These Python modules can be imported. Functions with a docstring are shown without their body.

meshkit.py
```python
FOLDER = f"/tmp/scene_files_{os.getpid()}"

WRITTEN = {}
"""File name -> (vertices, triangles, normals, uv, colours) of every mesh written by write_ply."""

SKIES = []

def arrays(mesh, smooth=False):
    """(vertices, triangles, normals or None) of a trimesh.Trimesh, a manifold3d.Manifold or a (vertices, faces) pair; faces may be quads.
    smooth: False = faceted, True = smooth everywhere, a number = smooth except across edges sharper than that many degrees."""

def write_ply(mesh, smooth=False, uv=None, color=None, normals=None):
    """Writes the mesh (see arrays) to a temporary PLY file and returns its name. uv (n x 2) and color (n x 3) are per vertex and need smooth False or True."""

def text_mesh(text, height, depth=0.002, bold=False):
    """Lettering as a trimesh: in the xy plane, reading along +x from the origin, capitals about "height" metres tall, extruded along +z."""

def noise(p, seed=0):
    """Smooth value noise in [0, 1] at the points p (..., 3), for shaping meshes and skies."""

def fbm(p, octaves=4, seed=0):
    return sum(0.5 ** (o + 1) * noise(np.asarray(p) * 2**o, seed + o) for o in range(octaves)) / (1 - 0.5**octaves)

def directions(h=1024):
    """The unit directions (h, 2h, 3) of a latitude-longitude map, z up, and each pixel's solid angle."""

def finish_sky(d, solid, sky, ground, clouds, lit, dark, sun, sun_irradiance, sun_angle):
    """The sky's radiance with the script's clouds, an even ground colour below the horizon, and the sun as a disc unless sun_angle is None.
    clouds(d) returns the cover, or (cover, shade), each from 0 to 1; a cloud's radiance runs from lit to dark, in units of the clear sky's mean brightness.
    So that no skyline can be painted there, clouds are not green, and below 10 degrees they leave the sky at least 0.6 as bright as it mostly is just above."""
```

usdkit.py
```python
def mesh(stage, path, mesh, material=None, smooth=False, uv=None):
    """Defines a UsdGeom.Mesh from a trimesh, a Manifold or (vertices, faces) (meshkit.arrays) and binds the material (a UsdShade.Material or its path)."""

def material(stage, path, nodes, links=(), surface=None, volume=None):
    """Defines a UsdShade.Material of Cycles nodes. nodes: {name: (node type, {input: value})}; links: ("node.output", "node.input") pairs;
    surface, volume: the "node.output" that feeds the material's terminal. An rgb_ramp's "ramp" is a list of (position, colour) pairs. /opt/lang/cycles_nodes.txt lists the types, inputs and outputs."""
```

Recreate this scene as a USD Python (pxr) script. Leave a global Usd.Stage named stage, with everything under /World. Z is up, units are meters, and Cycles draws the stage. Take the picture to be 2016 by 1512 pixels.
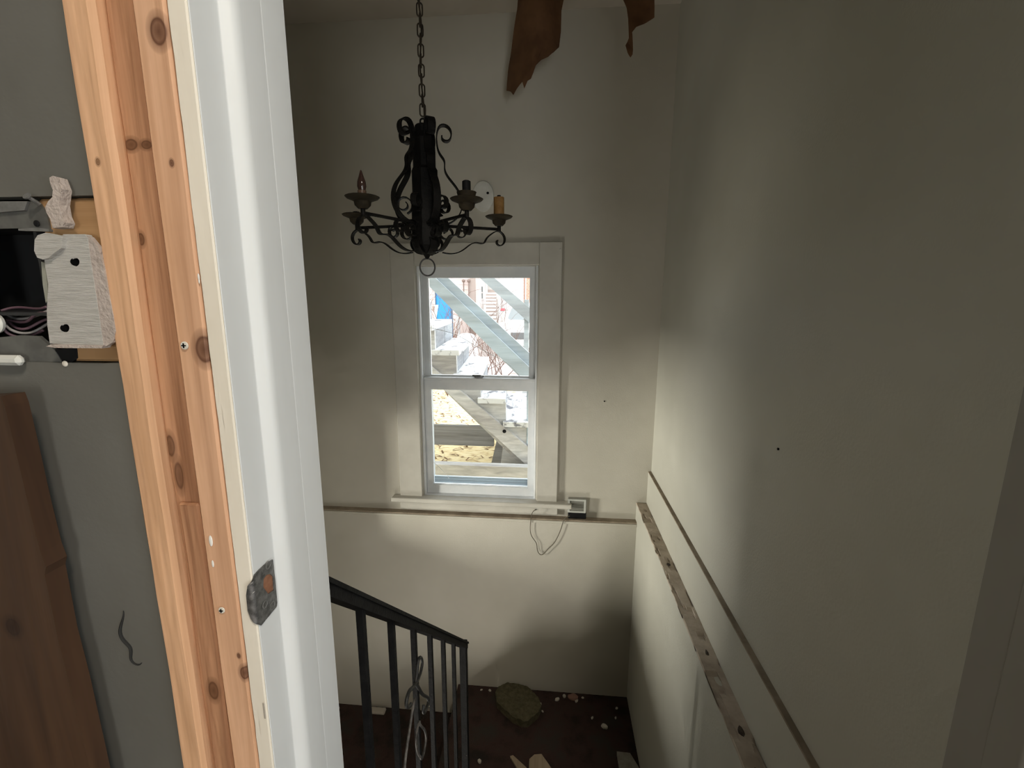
import math, random
import numpy as np, trimesh, usdkit, meshkit
import shapely.geometry as sg
from pxr import Usd, UsdGeom, UsdLux, UsdShade, Gf, Sdf, Vt

# ------------------------------------------------------------------ stage, camera, sky, lights
stage = Usd.Stage.CreateInMemory()
UsdGeom.SetStageUpAxis(stage, 'Z')
UsdGeom.SetStageMetersPerUnit(stage, 1.0)
UsdGeom.Xform.Define(stage, '/World')
UsdGeom.Scope.Define(stage, '/World/Looks')
F, PITCH, YAW, ROLL = 893.17, math.radians(10.6134), math.radians(5.08566), math.radians(-0.1474)
EYE = np.array([0, 0, 1.25])
def cam_axes():
    cy, sy = math.cos(YAW), math.sin(YAW)
    fw = np.array([-sy * math.cos(PITCH), cy * math.cos(PITCH), -math.sin(PITCH)])
    rt = np.array([cy, sy, 0.]); dn = np.cross(fw, rt)
    return np.array([math.cos(ROLL) * rt + math.sin(ROLL) * dn, -math.sin(ROLL) * rt + math.cos(ROLL) * dn, fw])
AX = cam_axes()
cam = UsdGeom.Camera.Define(stage, '/World/camera')
cam.CreateHorizontalApertureAttr(36.0); cam.CreateVerticalApertureAttr(27.0)
cam.CreateFocalLengthAttr(F / 2016 * 36); cam.CreateClippingRangeAttr(Gf.Vec2f(0.02, 500))
cam.CreateExposureAttr(0.0)
m4 = Gf.Matrix4d(*[float(v) for v in (*AX[0], 0, *(-AX[1]), 0, *(-AX[2]), 0, *EYE, 1)])
UsdGeom.Xformable(cam).AddTransformOp().Set(m4)

dome = UsdLux.DomeLight.Define(stage, '/World/sky')          # bright overcast winter sky
dome.CreateIntensityAttr(1.28); dome.CreateColorAttr(Gf.Vec3f(0.93, 0.97, 1.0))
sun = UsdLux.DistantLight.Define(stage, '/World/sun')        # weak sun through the overcast, from behind the house
sun.CreateIntensityAttr(0.45); sun.CreateAngleAttr(12.0); sun.CreateColorAttr(Gf.Vec3f(1.0, 0.95, 0.86))
UsdGeom.Xformable(sun).AddRotateXYZOp().Set(Gf.Vec3f(38, 0, 35))
def rect_light(name, loc, rot, w, h, power, color):
    l = UsdLux.RectLight.Define(stage, '/World/' + name)
    l.CreateWidthAttr(w); l.CreateHeightAttr(h); l.CreateIntensityAttr(power); l.CreateColorAttr(Gf.Vec3f(*color))
    x = UsdGeom.Xformable(l); x.AddTranslateOp().Set(Gf.Vec3d(*loc)); x.AddRotateXYZOp().Set(Gf.Vec3f(*rot))
# daylight in the low side window over the lower flight (hidden below the picture on the left)
rect_light('stair_daylight', (-1.72, -.15, -2.55), (0, -90, 0), 0.86, 0.66, 58.0, (1.0, 0.94, 0.83))
# low daylight that falls through the small side window over the landing (also hidden on the left)
rect_light('side_daylight', (-3.0, 1.30, .15), (0, -90, 0), .35, .40, 285.0, (1.0, 0.94, 0.83))
# daylight in the windows of the room the photograph is taken from (behind the camera)
rect_light('room_daylight', (2.13, -1.0, 1.0), (0, 90, 0), 1.3, 1.3, 2.2, (0.92, 0.96, 1.0))
rect_light('room_back_daylight', (1.05, -3.12, 0.9), (90, 0, 0), 0.9, 1.1, 11.0, (1.0, 0.96, 0.90))
# guessed ceiling lamp of that room, unseen, lighting the bare wood and door frame
rect_light('unseen_room_lamp', (.64, -.70, 2.60), (0, 0, 0), .26, .26, 147.0, (1.0, 0.90, 0.76))

# ------------------------------------------------------------------ helpers
def ray(x, y): return AX.T @ np.array([(x - 1008) / F, (y - 756) / F, 1.0])
def at(x, y, ax, val):                                        # pixel -> point on the plane (axis ax = val)
    d = ray(x, y); return EYE + d * ((val - EYE[ax]) / d[ax])
used = {}
def numbered(parent, name):
    k = used.get((parent, name), 0); used[(parent, name)] = k + 1
    return name if k == 0 else f'{name}_{k:03d}'
def path_of(p): return str(p.GetPath()) if p is not None else '/World'
def tag(p, label=None, cat=None, group=None, kind=None):
    for k, v in (('label', label), ('category', cat), ('group', group), ('kind', kind)):
        if v: p.SetCustomDataByKey(k, v)
    return p
def obj(name, mesh, mat, parent=None, smooth=False, **kw):
    if isinstance(mesh, (list,)): mesh = trimesh.util.concatenate(mesh)
    base = path_of(parent)
    p = usdkit.mesh(stage, base + '/' + numbered(base, name), mesh, mat, smooth).GetPrim()
    return tag(p, **kw)
def thing(name, label=None, cat=None, group=None, kind=None, loc=(0, 0, 0), rz=0):
    x = UsdGeom.Xform.Define(stage, '/World/' + numbered('/World', name))
    x.AddTranslateOp().Set(Gf.Vec3d(*[float(v) for v in loc])); x.AddRotateZOp().Set(float(rz))
    return tag(x.GetPrim(), label, cat, group, kind)
def copy_of(src, loc, rz=0, label=None, scale=None, **kw):
    was = src.GetCustomData(); name = src.GetName()
    x = UsdGeom.Xform.Define(stage, '/World/' + numbered('/World', name))
    x.AddTranslateOp().Set(Gf.Vec3d(*[float(v) for v in loc])); x.AddRotateZOp().Set(float(rz))
    if scale: x.AddScaleOp().Set(Gf.Vec3f(*scale))
    p = x.GetPrim(); p.GetReferences().AddInternalReference(src.GetPath()); p.SetInstanceable(True)
    return tag(p, label or was['label'], was['category'], kw.get('group', was.get('group')))
def box(x0, x1, y0, y1, z0, z1, b=0.0):
    x0, x1 = sorted((x0, x1)); y0, y1 = sorted((y0, y1)); z0, z1 = sorted((z0, z1))
    if b <= 0:
        m = trimesh.creation.box([x1 - x0, y1 - y0, z1 - z0]); m.apply_translation([(x0 + x1) / 2, (y0 + y1) / 2, (z0 + z1) / 2]); return m
    b = min(b, (x1 - x0) / 2.1, (y1 - y0) / 2.1, (z1 - z0) / 2.1)
    pts = []
    for sx in (0, 1):
        for sy in (0, 1):
            for sz in (0, 1):
                c = np.array([x1 if sx else x0, y1 if sy else y0, z1 if sz else z0]); s = np.array([-1 if sx else 1, -1 if sy else 1, -1 if sz else 1]) * b
                for k in range(3):
                    q = c + s; q[k] = c[k]; pts.append(q)
    return trimesh.Trimesh(pts, process=False).convex_hull
def prism(pts, y0, y1, holes=()):                             # polygon in x,z, extruded along y
    g = sg.Polygon(pts, [list(h) for h in holes]).buffer(0)
    m = trimesh.creation.extrude_polygon(g, abs(y1 - y0), engine='earcut')
    v = m.vertices; m.vertices = np.c_[v[:, 0], max(y0, y1) - v[:, 2], v[:, 1]]; m.fix_normals(); return m
def flat(pts, z0, z1):                                        # polygon in x,y, extruded along z
    m = trimesh.creation.extrude_polygon(sg.Polygon(pts).buffer(0), z1 - z0, engine='earcut'); m.apply_translation([0, 0, z0]); return m
def pxy(pts, Y): return [tuple(at(x, y, 1, Y)[[0, 2]]) for x, y in pts]
def pprism(pts, Y, depth, holes=()): return prism(pxy(pts, Y), Y, Y + depth, [pxy(h, Y) for h in holes])
def tube(path, r, n=8, closed=False):
    P = np.asarray(path, float); k = len(P)
    R = np.full(k, r) if np.ndim(r) == 0 else np.asarray(r)
    T = (np.roll(P, -1, 0) - np.roll(P, 1, 0)) if closed else np.gradient(P, axis=0)
    T /= np.maximum(np.linalg.norm(T, axis=1, keepdims=True), 1e-12)
    u = np.cross(T[0], [0, 0, 1.]);  u = np.cross(T[0], [1., 0, 0]) if np.linalg.norm(u) < .1 else u
    u /= np.linalg.norm(u); V = []
    for i in range(k):
        u = u - T[i] * (u @ T[i]); u /= np.linalg.norm(u); w = np.cross(T[i], u)
        V += [P[i] + R[i] * (math.cos(a) * u + math.sin(a) * w) for a in np.arange(n) * 2 * math.pi / n]
    Fc = []
    for i in range(k if closed else k - 1):
        j = (i + 1) % k
        for a in range(n):
            b = (a + 1) % n
            Fc += [[i * n + a, i * n + b, j * n + b], [i * n + a, j * n + b, j * n + a]]
    if not closed:
        V += [P[0], P[-1]]; c0, c1 = len(V) - 2, len(V) - 1
        for a in range(n):
            b = (a + 1) % n; Fc += [[c0, b, a], [c1, (k - 1) * n + a, (k - 1) * n + b]]
    m = trimesh.Trimesh(V, Fc, process=False); m.fix_normals(); return m
def smooth_path(p, n=6):
    from scipy.interpolate import splprep, splev
    p = np.asarray(p, float); tck, u = splprep(p.T, s=0, k=min(3, len(p) - 1))
    return np.array(splev(np.linspace(0, 1, n * len(p)), tck)).T
def strap(rz, width, thick, n=5, sm=True):                    # flat iron strap: profile in x,z; width along y
    p = smooth_path(rz, n) if sm else np.asarray(rz, float)
    t = np.gradient(p, axis=0); t /= np.maximum(np.linalg.norm(t, axis=1, keepdims=True), 1e-9)
    nn = np.c_[-t[:, 1], t[:, 0]] * thick / 2
    V, Fc = [], []
    for a, b in zip(p, nn):
        q, s = a + b, a - b
        V += [[q[0], -width / 2, q[1]], [q[0], width / 2, q[1]], [s[0], width / 2, s[1]], [s[0], -width / 2, s[1]]]
    for i in range(len(p) - 1):
        for a in range(4):
            b = (a + 1) % 4; A, B, C, D = i * 4 + a, i * 4 + b, i * 4 + 4 + b, i * 4 + 4 + a
            Fc += [[A, B, C], [A, C, D]]
    e = (len(p) - 1) * 4; Fc += [[0, 2, 1], [0, 3, 2], [e, e + 1, e + 2], [e, e + 2, e + 3]]
    m = trimesh.Trimesh(V, Fc, process=False); m.fix_normals(); return m
def lathe(prof, n=20, loc=(0, 0, 0)):
    m = trimesh.creation.revolve(np.asarray(prof, float), sections=n); m.apply_translation(loc); return m
def rotz(m, deg, about=(0, 0, 0)):
    m = m.copy(); m.apply_transform(trimesh.transformations.rotation_matrix(math.radians(deg), [0, 0, 1], about)); return m
def cyl(p, q, r, n=16):
    return trimesh.creation.cylinder(radius=r, segment=[p, q], sections=n)
def spiral(cx, cz, r0, r1, a0, a1, n=22):                     # points of a scroll in x,z
    t = np.linspace(0, 1, n); a = np.radians(a0 + (a1 - a0) * t); r = r0 + (r1 - r0) * t
    return np.c_[cx + r * np.cos(a), cz + r * np.sin(a)]
def subdivided(m, edge):
    v, f = trimesh.remesh.subdivide_to_size(m.vertices, m.faces, edge, max_iter=12); return trimesh.Trimesh(v, f, process=True)

# ------------------------------------------------------------------ materials
LK = '/World/Looks/'
def surface(name, c1, c2, scale=3.0, rough=0.6, stretch=(1, 1, 1), bump=0.0, bump_scale=60, metallic=0.0, detail=4, lo=.35, hi=.65, spec=0.4, obj_space=False, c3=None):
    n = {'g': ('texture_coordinate', {}) if obj_space else ('geometry', {}), 'm': ('mapping', {'scale': stretch}), 'n': ('noise_texture', {'scale': scale, 'detail': detail, 'roughness': .6}),
         'r': ('rgb_ramp', {'ramp': [(lo, c1), (hi, c2)] if c3 is None else [(lo, c1), ((lo + hi) / 2, c2), (hi, c3)]}),
         'p': ('principled_bsdf', {'roughness': rough, 'metallic': metallic, 'specular_ior_level': spec})}
    l = [('g.object' if obj_space else 'g.position', 'm.vector'), ('m.vector', 'n.vector'), ('n.fac', 'r.fac'), ('r.color', 'p.base_color')]
    if bump:
        n['n2'] = ('noise_texture', {'scale': bump_scale, 'detail': 3}); n['b'] = ('bump', {'strength': bump, 'distance': .004})
        l += [('m.vector', 'n2.vector'), ('n2.fac', 'b.height'), ('b.normal', 'p.normal')]
    return usdkit.material(stage, LK + name, n, l, 'p.BSDF')
def wood(name, base, dark, stretch=(70, 70, 2.2), knots=(), knot_color=(.12, .05, .02), rough=.6, lo=.3, hi=.72, ring=.0):
    n = {'g': ('geometry', {}), 'm': ('mapping', {'scale': stretch}), 'n': ('noise_texture', {'scale': 1.0, 'detail': 3, 'roughness': .55, 'distortion': .6}),
         'r': ('rgb_ramp', {'ramp': [(lo, dark), (hi, base)]}),
         'm2': ('mapping', {'scale': tuple(s * .22 for s in stretch)}), 'n2': ('noise_texture', {'scale': 1.0, 'detail': 2}), 'r2': ('rgb_ramp', {'ramp': [(.3, (.80, .74, .69)), (.65, (1.18, 1.14, 1.08))]}),
         'x': ('mix', {'mix_type': 'multiply', 'fac': 1.0}), 'p': ('principled_bsdf', {'roughness': rough, 'specular_ior_level': .3}), 'b': ('bump', {'strength': .25, 'distance': .001})}
    l = [('g.position', 'm.vector'), ('m.vector', 'n.vector'), ('n.fac', 'r.fac'), ('g.position', 'm2.vector'), ('m2.vector', 'n2.vector'), ('n2.fac', 'r2.fac'), ('r.color', 'x.color1'), ('r2.color', 'x.color2'), ('n.fac', 'b.height'), ('b.normal', 'p.normal')]
    last = 'x.color'
    for i, (c, rad) in enumerate(knots):
        n[f'k{i}'] = ('mapping', {'scale': tuple(1 / v for v in rad), 'location': tuple(-a / v for a, v in zip(c, rad))})
        n[f'kg{i}'] = ('gradient_texture', {'gradient_type': 'spherical'}); n[f'kr{i}'] = ('rgb_ramp', {'ramp': [(0, (0, 0, 0)), (.12, (.25,) * 3), (.36, (.5,) * 3), (.46, (1,) * 3), (.62, (.82,) * 3), (1, (1,) * 3)]})
        n[f'kx{i}'] = ('mix', {'mix_type': 'mix', 'color2': knot_color})
        l += [('g.position', f'k{i}.vector'), (f'k{i}.vector', f'kg{i}.vector'), (f'kg{i}.fac', f'kr{i}.fac'), (f'kr{i}.color', f'kx{i}.fac'), (last, f'kx{i}.color1')]; last = f'kx{i}.color'
    l.append((last, 'p.base_color'))
    return usdkit.material(stage, LK + name, n, l, 'p.BSDF')
def plain(name, c, rough=.5, metallic=0.0, spec=.4): return usdkit.material(stage, LK + name, {'p': ('principled_bsdf', {'base_color': c, 'roughness': rough, 'metallic': metallic, 'specular_ior_level': spec})}, [], 'p.BSDF')

PAINT = surface('cream_wall_paint', (.50, .475, .41), (.56, .535, .47), 1.6, .55, bump=.12, bump_scale=140, spec=.35)
PAINT_R = surface('greige_wall_paint', (.49, .48, .42), (.55, .54, .48), 1.3, .5, bump=.12, bump_scale=140, spec=.35)
CEIL = surface('old_ceiling_paint', (.42, .38, .32), (.50, .46, .40), 2.0, .8)
LEDGE = surface('dusty_plaster_ledge', (.36, .30, .24), (.56, .48, .40), 9, .9, bump=.6, bump_scale=60)
LEDGE2 = surface('dirty_brown_ledge', (.24, .195, .145), (.36, .30, .23), 14, .9, bump=.3, bump_scale=80)
TRIM = surface('white_window_paint', (.50, .48, .43), (.58, .56, .505), 5, .4, bump=.08, bump_scale=120)
SASH = surface('white_sash_paint', (.70, .73, .76), (.78, .80, .82), 9, .4)
JAMB = surface('white_jamb_paint', (.66, .68, .69), (.72, .74, .75), 4, .38, stretch=(1, 1, .3), bump=.05, bump_scale=60)
JEDGE = surface('warm_lit_jamb_edge', (.72, .66, .56), (.82, .76, .66), 8, .6, stretch=(1, 1, .3), bump=.1, bump_scale=90)  # warm light on the front edge of the jamb is mixed into this cream
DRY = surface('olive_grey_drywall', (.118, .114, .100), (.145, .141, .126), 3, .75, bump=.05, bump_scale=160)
GLASS = usdkit.material(stage, LK + 'window_glass', {'f': ('fresnel', {'IOR': 1.22}), 't': ('transparent_bsdf', {'color': (.97, .985, .98)}), 'g': ('glossy_bsdf', {'roughness': .02, 'color': (1, 1, 1)}), 'x': ('mix_closure', {})},
    [('f.fac', 'x.fac'), ('t.BSDF', 'x.closure1'), ('g.BSDF', 'x.closure2')], 'x.closure')
IRON = surface('black_wrought_iron', (.006, .006, .006), (.012, .011, .010), 40, .55, metallic=.0, spec=.12, bump=.3, bump_scale=180)
RUST = surface('rusty_iron_cup', (.020, .016, .010), (.038, .029, .016), 50, .7, spec=.2)
STEEL = surface('painted_worn_steel', (.10, .10, .10), (.26, .26, .26), 130, .38, metallic=.6)
GALV = surface('dull_galvanised_metal', (.15, .15, .145), (.24, .24, .235), 60, .5, metallic=.3)
SCREW = plain('zinc_screw', (.70, .66, .58), .5)
BLACK = plain('black_plastic', (.010, .010, .011), .6, 0, .1)
WHITEP = surface('white_plastic', (.60, .60, .56), (.70, .70, .66), 20, .4)

# ------------------------------------------------------------------ setting: walls, floors, ceilings
YB, XL, XR, XM, XW, CZ = 2.60, -1.66, 0.595, 0.578, 0.520, 2.68     # back wall, left wall, right wall (upper, middle, lower), ceiling
ZF, ZL, ZH = -1.27, -1.50, -3.0                                 # landing, lower winder, entry hall
OX0, OX1, OZ0, OZ1 = -0.790, -0.076, 0.045, 1.440               # window opening
wb = thing('wall_back', kind='structure')
obj('plaster_face', prism([(-4.2, -3.2), (.85, -3.2), (.85, CZ + .1), (-4.2, CZ + .1)], YB, YB + .16, [[(OX0, OZ0), (OX1, OZ0), (OX1, OZ1), (OX0, OZ1)]]), PAINT, wb)
obj('lower_furring', box(XL, XW + .005, YB - .042, YB + .002, -3.1, -.062, .003), PAINT, wb)
obj('ledge_top', subdivided(box(XL, XW + .003, YB - .045, YB + .002, -.066, -.057, .002), .08), LEDGE2, wb)
obj('cap_strip', box(XL, XW, YB - .050, YB - .04, -.082, -.066, .002), PAINT, wb)
for x, y in ((1190, 790),):
    p = at(x, y, 1, YB); obj('nail', cyl(p + [0, .004, 0], p - [0, .003, 0], .004, 10), BLACK, wb)
wr = thing('wall_right', kind='structure')
obj('plaster_face', box(XR, XR + .2, .483, YB + .01, .250, CZ + .1), PAINT_R, wr)
obj('middle_band', box(XM, XR + .2, .483, YB + .01, .045, .250, .002), PAINT_R, wr)
obj('lower_furring', box(XW, XR + .2, .483, YB + .01, -3.1, .045, .002), PAINT_R, wr)
rng = np.random.default_rng(5)
lt = subdivided(box(XW - .003, XM + .001, .484, YB - .003, .044, .053, .002), .022)
v = lt.vertices; top = v[:, 2] > .05
nz = meshkit.fbm(v * [18, 18, 18], 4, 3); chip = meshkit.noise(v * [38, 16, 1], 9)
v[top, 2] += (nz[top] - .5) * .006 - np.where(chip[top] > .74, .007, 0)
edge = v[:, 0] < XW; v[edge, 0] += np.maximum(0, meshkit.noise(v[edge] * [1, 26, 1], 4) - .62) * .03
obj('ledge_top', lt, LEDGE, wr)
obj('upper_lip', box(XM - .001, XR + .001, .484, YB - .002, .246, .252, .001), LEDGE2, wr)
for yy, w, d in ((.99, .034, .05), (1.13, .02, .02), (1.42, .012, .016), (1.95, .02, .014)):   # broken-out pits in the ledge
    c = np.array([XW + .03, yy, .0535]); a = np.linspace(0, 2 * math.pi, 10)[:-1]; r_ = random.Random(int(yy * 100))
    obj('broken_pit', flat([(c[0] + w * .5 * math.cos(t) * r_.uniform(.6, 1), c[1] + d * math.sin(t) * r_.uniform(.6, 1)) for t in a], .0535, .0555), surface(f'pit_{int(yy*100)}', (.04, .03, .025), (.10, .08, .065), 60, 1), wr)
p = at(1533, 884, 0, XR); obj('nail', cyl(p + [.004, 0, 0], p - [.003, 0, 0], .0035, 10), BLACK, wr)
wlm = prism([(-1.9, -3.2), (YB + .01, -3.2), (YB + .01, CZ + .1), (-1.9, CZ + .1)], 0, .2, [[(-.5, -3.0), (.32, -3.0), (.32, -1.70), (-.5, -1.70)], [(1.42, -.075), (2.12, -.075), (2.12, .40), (1.42, .40)]])
wlm.vertices = np.c_[XL - wlm.vertices[:, 1], wlm.vertices[:, 0], wlm.vertices[:, 2]]; wlm.fix_normals()
obj('wall_left', wlm, PAINT, kind='structure')
obj('ceiling', box(-2.2, 2.3, -3.3, YB + .3, CZ, CZ + .15), CEIL, kind='structure')
FLOOR = wood('worn_floor_boards', (.16, .09, .05), (.08, .045, .025), (14, 2, 14))
CARPET = surface('dirty_dark_carpet', (.020, .014, .011), (.048, .025, .020), 7, .95, bump=.8, bump_scale=130, detail=8, c3=(.038, .032, .026))
fl = thing('floor', kind='structure')
obj('floor_slab', [box(-2.2, 2.3, -3.3, .60, -.28, -.001), ], FLOOR, fl)
obj('landing_slab', box(-.58, XW, 1.72, YB - .04, -1.52, ZF), CARPET, fl)
obj('lower_landing_slab', box(XL, -.58, 1.72, YB - .04, -1.75, ZL), CARPET, fl)
obj('entry_floor', box(XL, -.3, -1.75, .6, -3.2, ZH), CARPET, fl)
# upper flight (six risers) and lower flight down to the entry
st = thing('stair_flight', 'dark carpeted stair flight going down from the doorway to the landing', 'stairs')
for k in range(5):
    z = -.2117 * (k + 1); y0 = .60 + .2235 * k
    obj('tread', box(-.32, XW - .002, y0 - .02, y0 + .2235, z - .03, z, .006), CARPET, st)
    obj('riser', box(-.32, XW - .002, y0 - .001, y0 + .016, z - .001, z + .18), CARPET, st)
obj('riser', box(-.32, XW - .002, 1.70, 1.719, ZF, ZF + .18), CARPET, st)
obj('stringer', prism([(.6, 0), (1.72, -1.06), (1.72, -1.27), (1.6, -1.27), (.6, -.3)], 0, .03).apply_transform(np.array([[0, 1, 0, -.335], [1, 0, 0, 0], [0, 0, 1, 0], [0, 0, 0, 1.]])), PAINT, st)
st2 = thing('stair_flight', 'dark carpeted stair flight going down from the lower landing to the entry door', 'stairs')
for k in range(6):
    z = ZL - .2143 * (k + 1); y1 = 1.72 - .22 * k
    obj('tread', box(XL + .002, -.34, y1 - .22, y1 + .02, z - .03, z, .006), CARPET, st2)
    obj('riser', box(XL + .002, -.34, y1 - .016, y1, z, z + .2), CARPET, st2)
obj('wall_under_stair', box(-.335, -.30, -1.75, 1.72, -3.1, -1.28), PAINT, kind='structure')
obj('wall_entry', box(XL, -.3, -1.62, -1.5, -3.1, -.2), PAINT, kind='structure')
obj('wall_entry_right', box(-.335, -.30, -1.75, .62, -3.1, -.25), PAINT, kind='structure')
w4 = thing('window_4', kind='structure')                         # low side window over the lower flight, out of the picture
obj('frame', [box(XL - .06, XL - .02, -.51, .33, zz - .02, zz + .02) for zz in (-2.99, -1.71)] + [box(XL - .06, XL - .02, yy - .02, yy + .02, -3.0, -1.70) for yy in (-.49, .31)], TRIM, w4)
obj('pane', (np.array([[XL - .04, -.5, -3.0], [XL - .04, .32, -3.0], [XL - .04, .32, -1.70], [XL - .04, -.5, -1.70]]), np.array([[0, 1, 2], [0, 2, 3]])), GLASS, w4)

obj('sky_blocker_left', [box(-3.5, -3.3, -4, YB, -3.3, 5), box(-3.5, XL - .2, -4, YB, 2.9, 3.1)], plain('sky_blocker_grey', (.30, .28, .26), .9), kind='structure')   # added wall and lid that keep sky light out of the side windows
w5 = thing('window_5', kind='structure')                         # small side window over the landing, out of the picture
obj('frame', [box(XL - .19, XL - .15, 1.41, 2.13, zz - .012, zz + .012) for zz in (-.07, .395)] + [box(XL - .19, XL - .15, yy - .012, yy + .012, -.075, .40) for yy in (1.425, 1.9, 2.115)], TRIM, w5)
obj('pane', box(XL - .172, XL - .168, 1.42, 2.12, -.075, .40), GLASS, w5)

# the wall with the doorway
JX, JY0, JY1, RX = -.280, .368, .484, .475
P = lambda l: pxy(l, .372)
wn = thing('wall_front', kind='structure')
hole = [(-.470, 1.195), (-.384, 1.195), (-.384, 1.333), (-.470, 1.333)]
obj('drywall_sheet', prism([(-2.0, 0), (-.3835, 0), (-.3835, CZ), (-2.0, CZ)], .372, .384, [[(-.52, 1.192), (-.3836, 1.192), (-.3836, 1.335), (-.52, 1.335)]]), DRY, wn)
crack = [(243, 1203), (240, 1225), (238, 1250), (246, 1263), (257, 1276), (260, 1302), (268, 1308), (279, 1305)]
cm = np.array([at(x, y, 1, .3715) for x, y in crack]); crk = np.r_[cm + [-.0006, 0, 0], (cm + [.0014, 0, 0])[::-1]]
obj('tear', tube(smooth_path(cm, 4), [.0004 + .0014 * math.sin(math.pi * t) for t in np.linspace(0, 1, 4 * len(cm))], 6), plain('torn_paper_grey', (.035, .035, .034), 1, 0, 0), wn, label='dark tear in the drywall face')
obj('stair_side_sheet', [box(XL, -.30, .472, .484, -.25, CZ), box(RX + .02, XR + .2, .472, .484, -3.1, CZ), box(-.30, RX + .02, .472, .484, 2.06, CZ)], PAINT, wn)
obj('room_side_sheet', [box(RX + .09, 2.2, .372, .384, 0, CZ), box(-.3835, RX + .09, .372, .384, 2.12, CZ)], DRY, wn)
def knot(x, y, Y, r, s=1.5): return (tuple(at(x, y, 1, Y)), (r, .02, r * s))
PINE = wood('fresh_pine', (.80, .51, .345), (.60, .355, .22), (110, 110, 4), [knot(312, 62, .366, .011), knot(402, 688, .366, .013, 1.5), knot(482, 1325, .366, .008), knot(470, 1291, .366, .003), knot(338, 321, .366, .003)], knot_color=(.13, .055, .03))
PINE2 = wood('reddish_pine', (.54, .30, .175), (.30, .145, .08), (120, 120, 3.5), [knot(250, 282, .37, .011, .7), knot(283, 283, .37, .008, .7), knot(270, 470, .37, .006), knot(330, 880, .37, .006, 3.0), knot(346, 940, .37, .006, 4.0), knot(420, 1360, .37, .009, 2.0)], knot_color=(.13, .055, .025))
PINE3 = wood('yellow_pine', (.77, .49, .315), (.56, .335, .195), (100, 100, 3), [knot(197, 320, .366, .003)], knot_color=(.2, .1, .05))
def wavy(m, seed, amp=.0012):                                   # waney, slightly uneven sawn faces
    m = subdivided(m, .03); v = m.vertices; n = meshkit.fbm(v * [60, 60, 7], 3, seed) - .5
    v[:, 0] += amp * n; v[:, 1] += amp * (meshkit.fbm(v * [90, 40, 9], 3, seed + 7) - .5); return m
obj('stud', wavy(box(-.3834, -.3562, .3640, .47, 0, CZ, .004), 1, .003), PINE3, wn)
obj('stud', wavy(box(-.3560, -.3255, .3735, .47, 0, CZ, .003), 2, .004), PINE2, wn)
obj('shim', wavy(box(-.3500, -.3290, .3700, .3755, 0, 1.06, .002), 4, .004), PINE2, wn)
s3 = obj('stud', wavy(box(-.3250, -.2975, .3660, .47, 0, CZ, .002), 3, .001), PINE, wn)
def screw_head(x, y, Y, r=.0035, parent=None):
    c = at(x, y, 1, Y); m = lathe([(0, 0), (r * .75, 0), (r, .0008), (r * .9, .0016), (0, .002)], 16)
    m.apply_transform(trimesh.transformations.rotation_matrix(math.pi / 2, [1, 0, 0])); m.apply_translation(c)
    h = obj('screw', m, SCREW, parent, smooth=40)
    s = r * .55; t = r * .14
    obj('screw_slot', [box(c[0] - s, c[0] + s, c[1] - .0024, c[1] - .001, c[2] - t, c[2] + t), box(c[0] - t, c[0] + t, c[1] - .0024, c[1] - .001, c[2] - s, c[2] + s)], BLACK, parent)
screw_head(365, 680, .3656, .0036, wn); screw_head(438, 1200, .3656, .0033, wn)
chipm = plain('white_paint_flake', (.8, .78, .74), .6)
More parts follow.
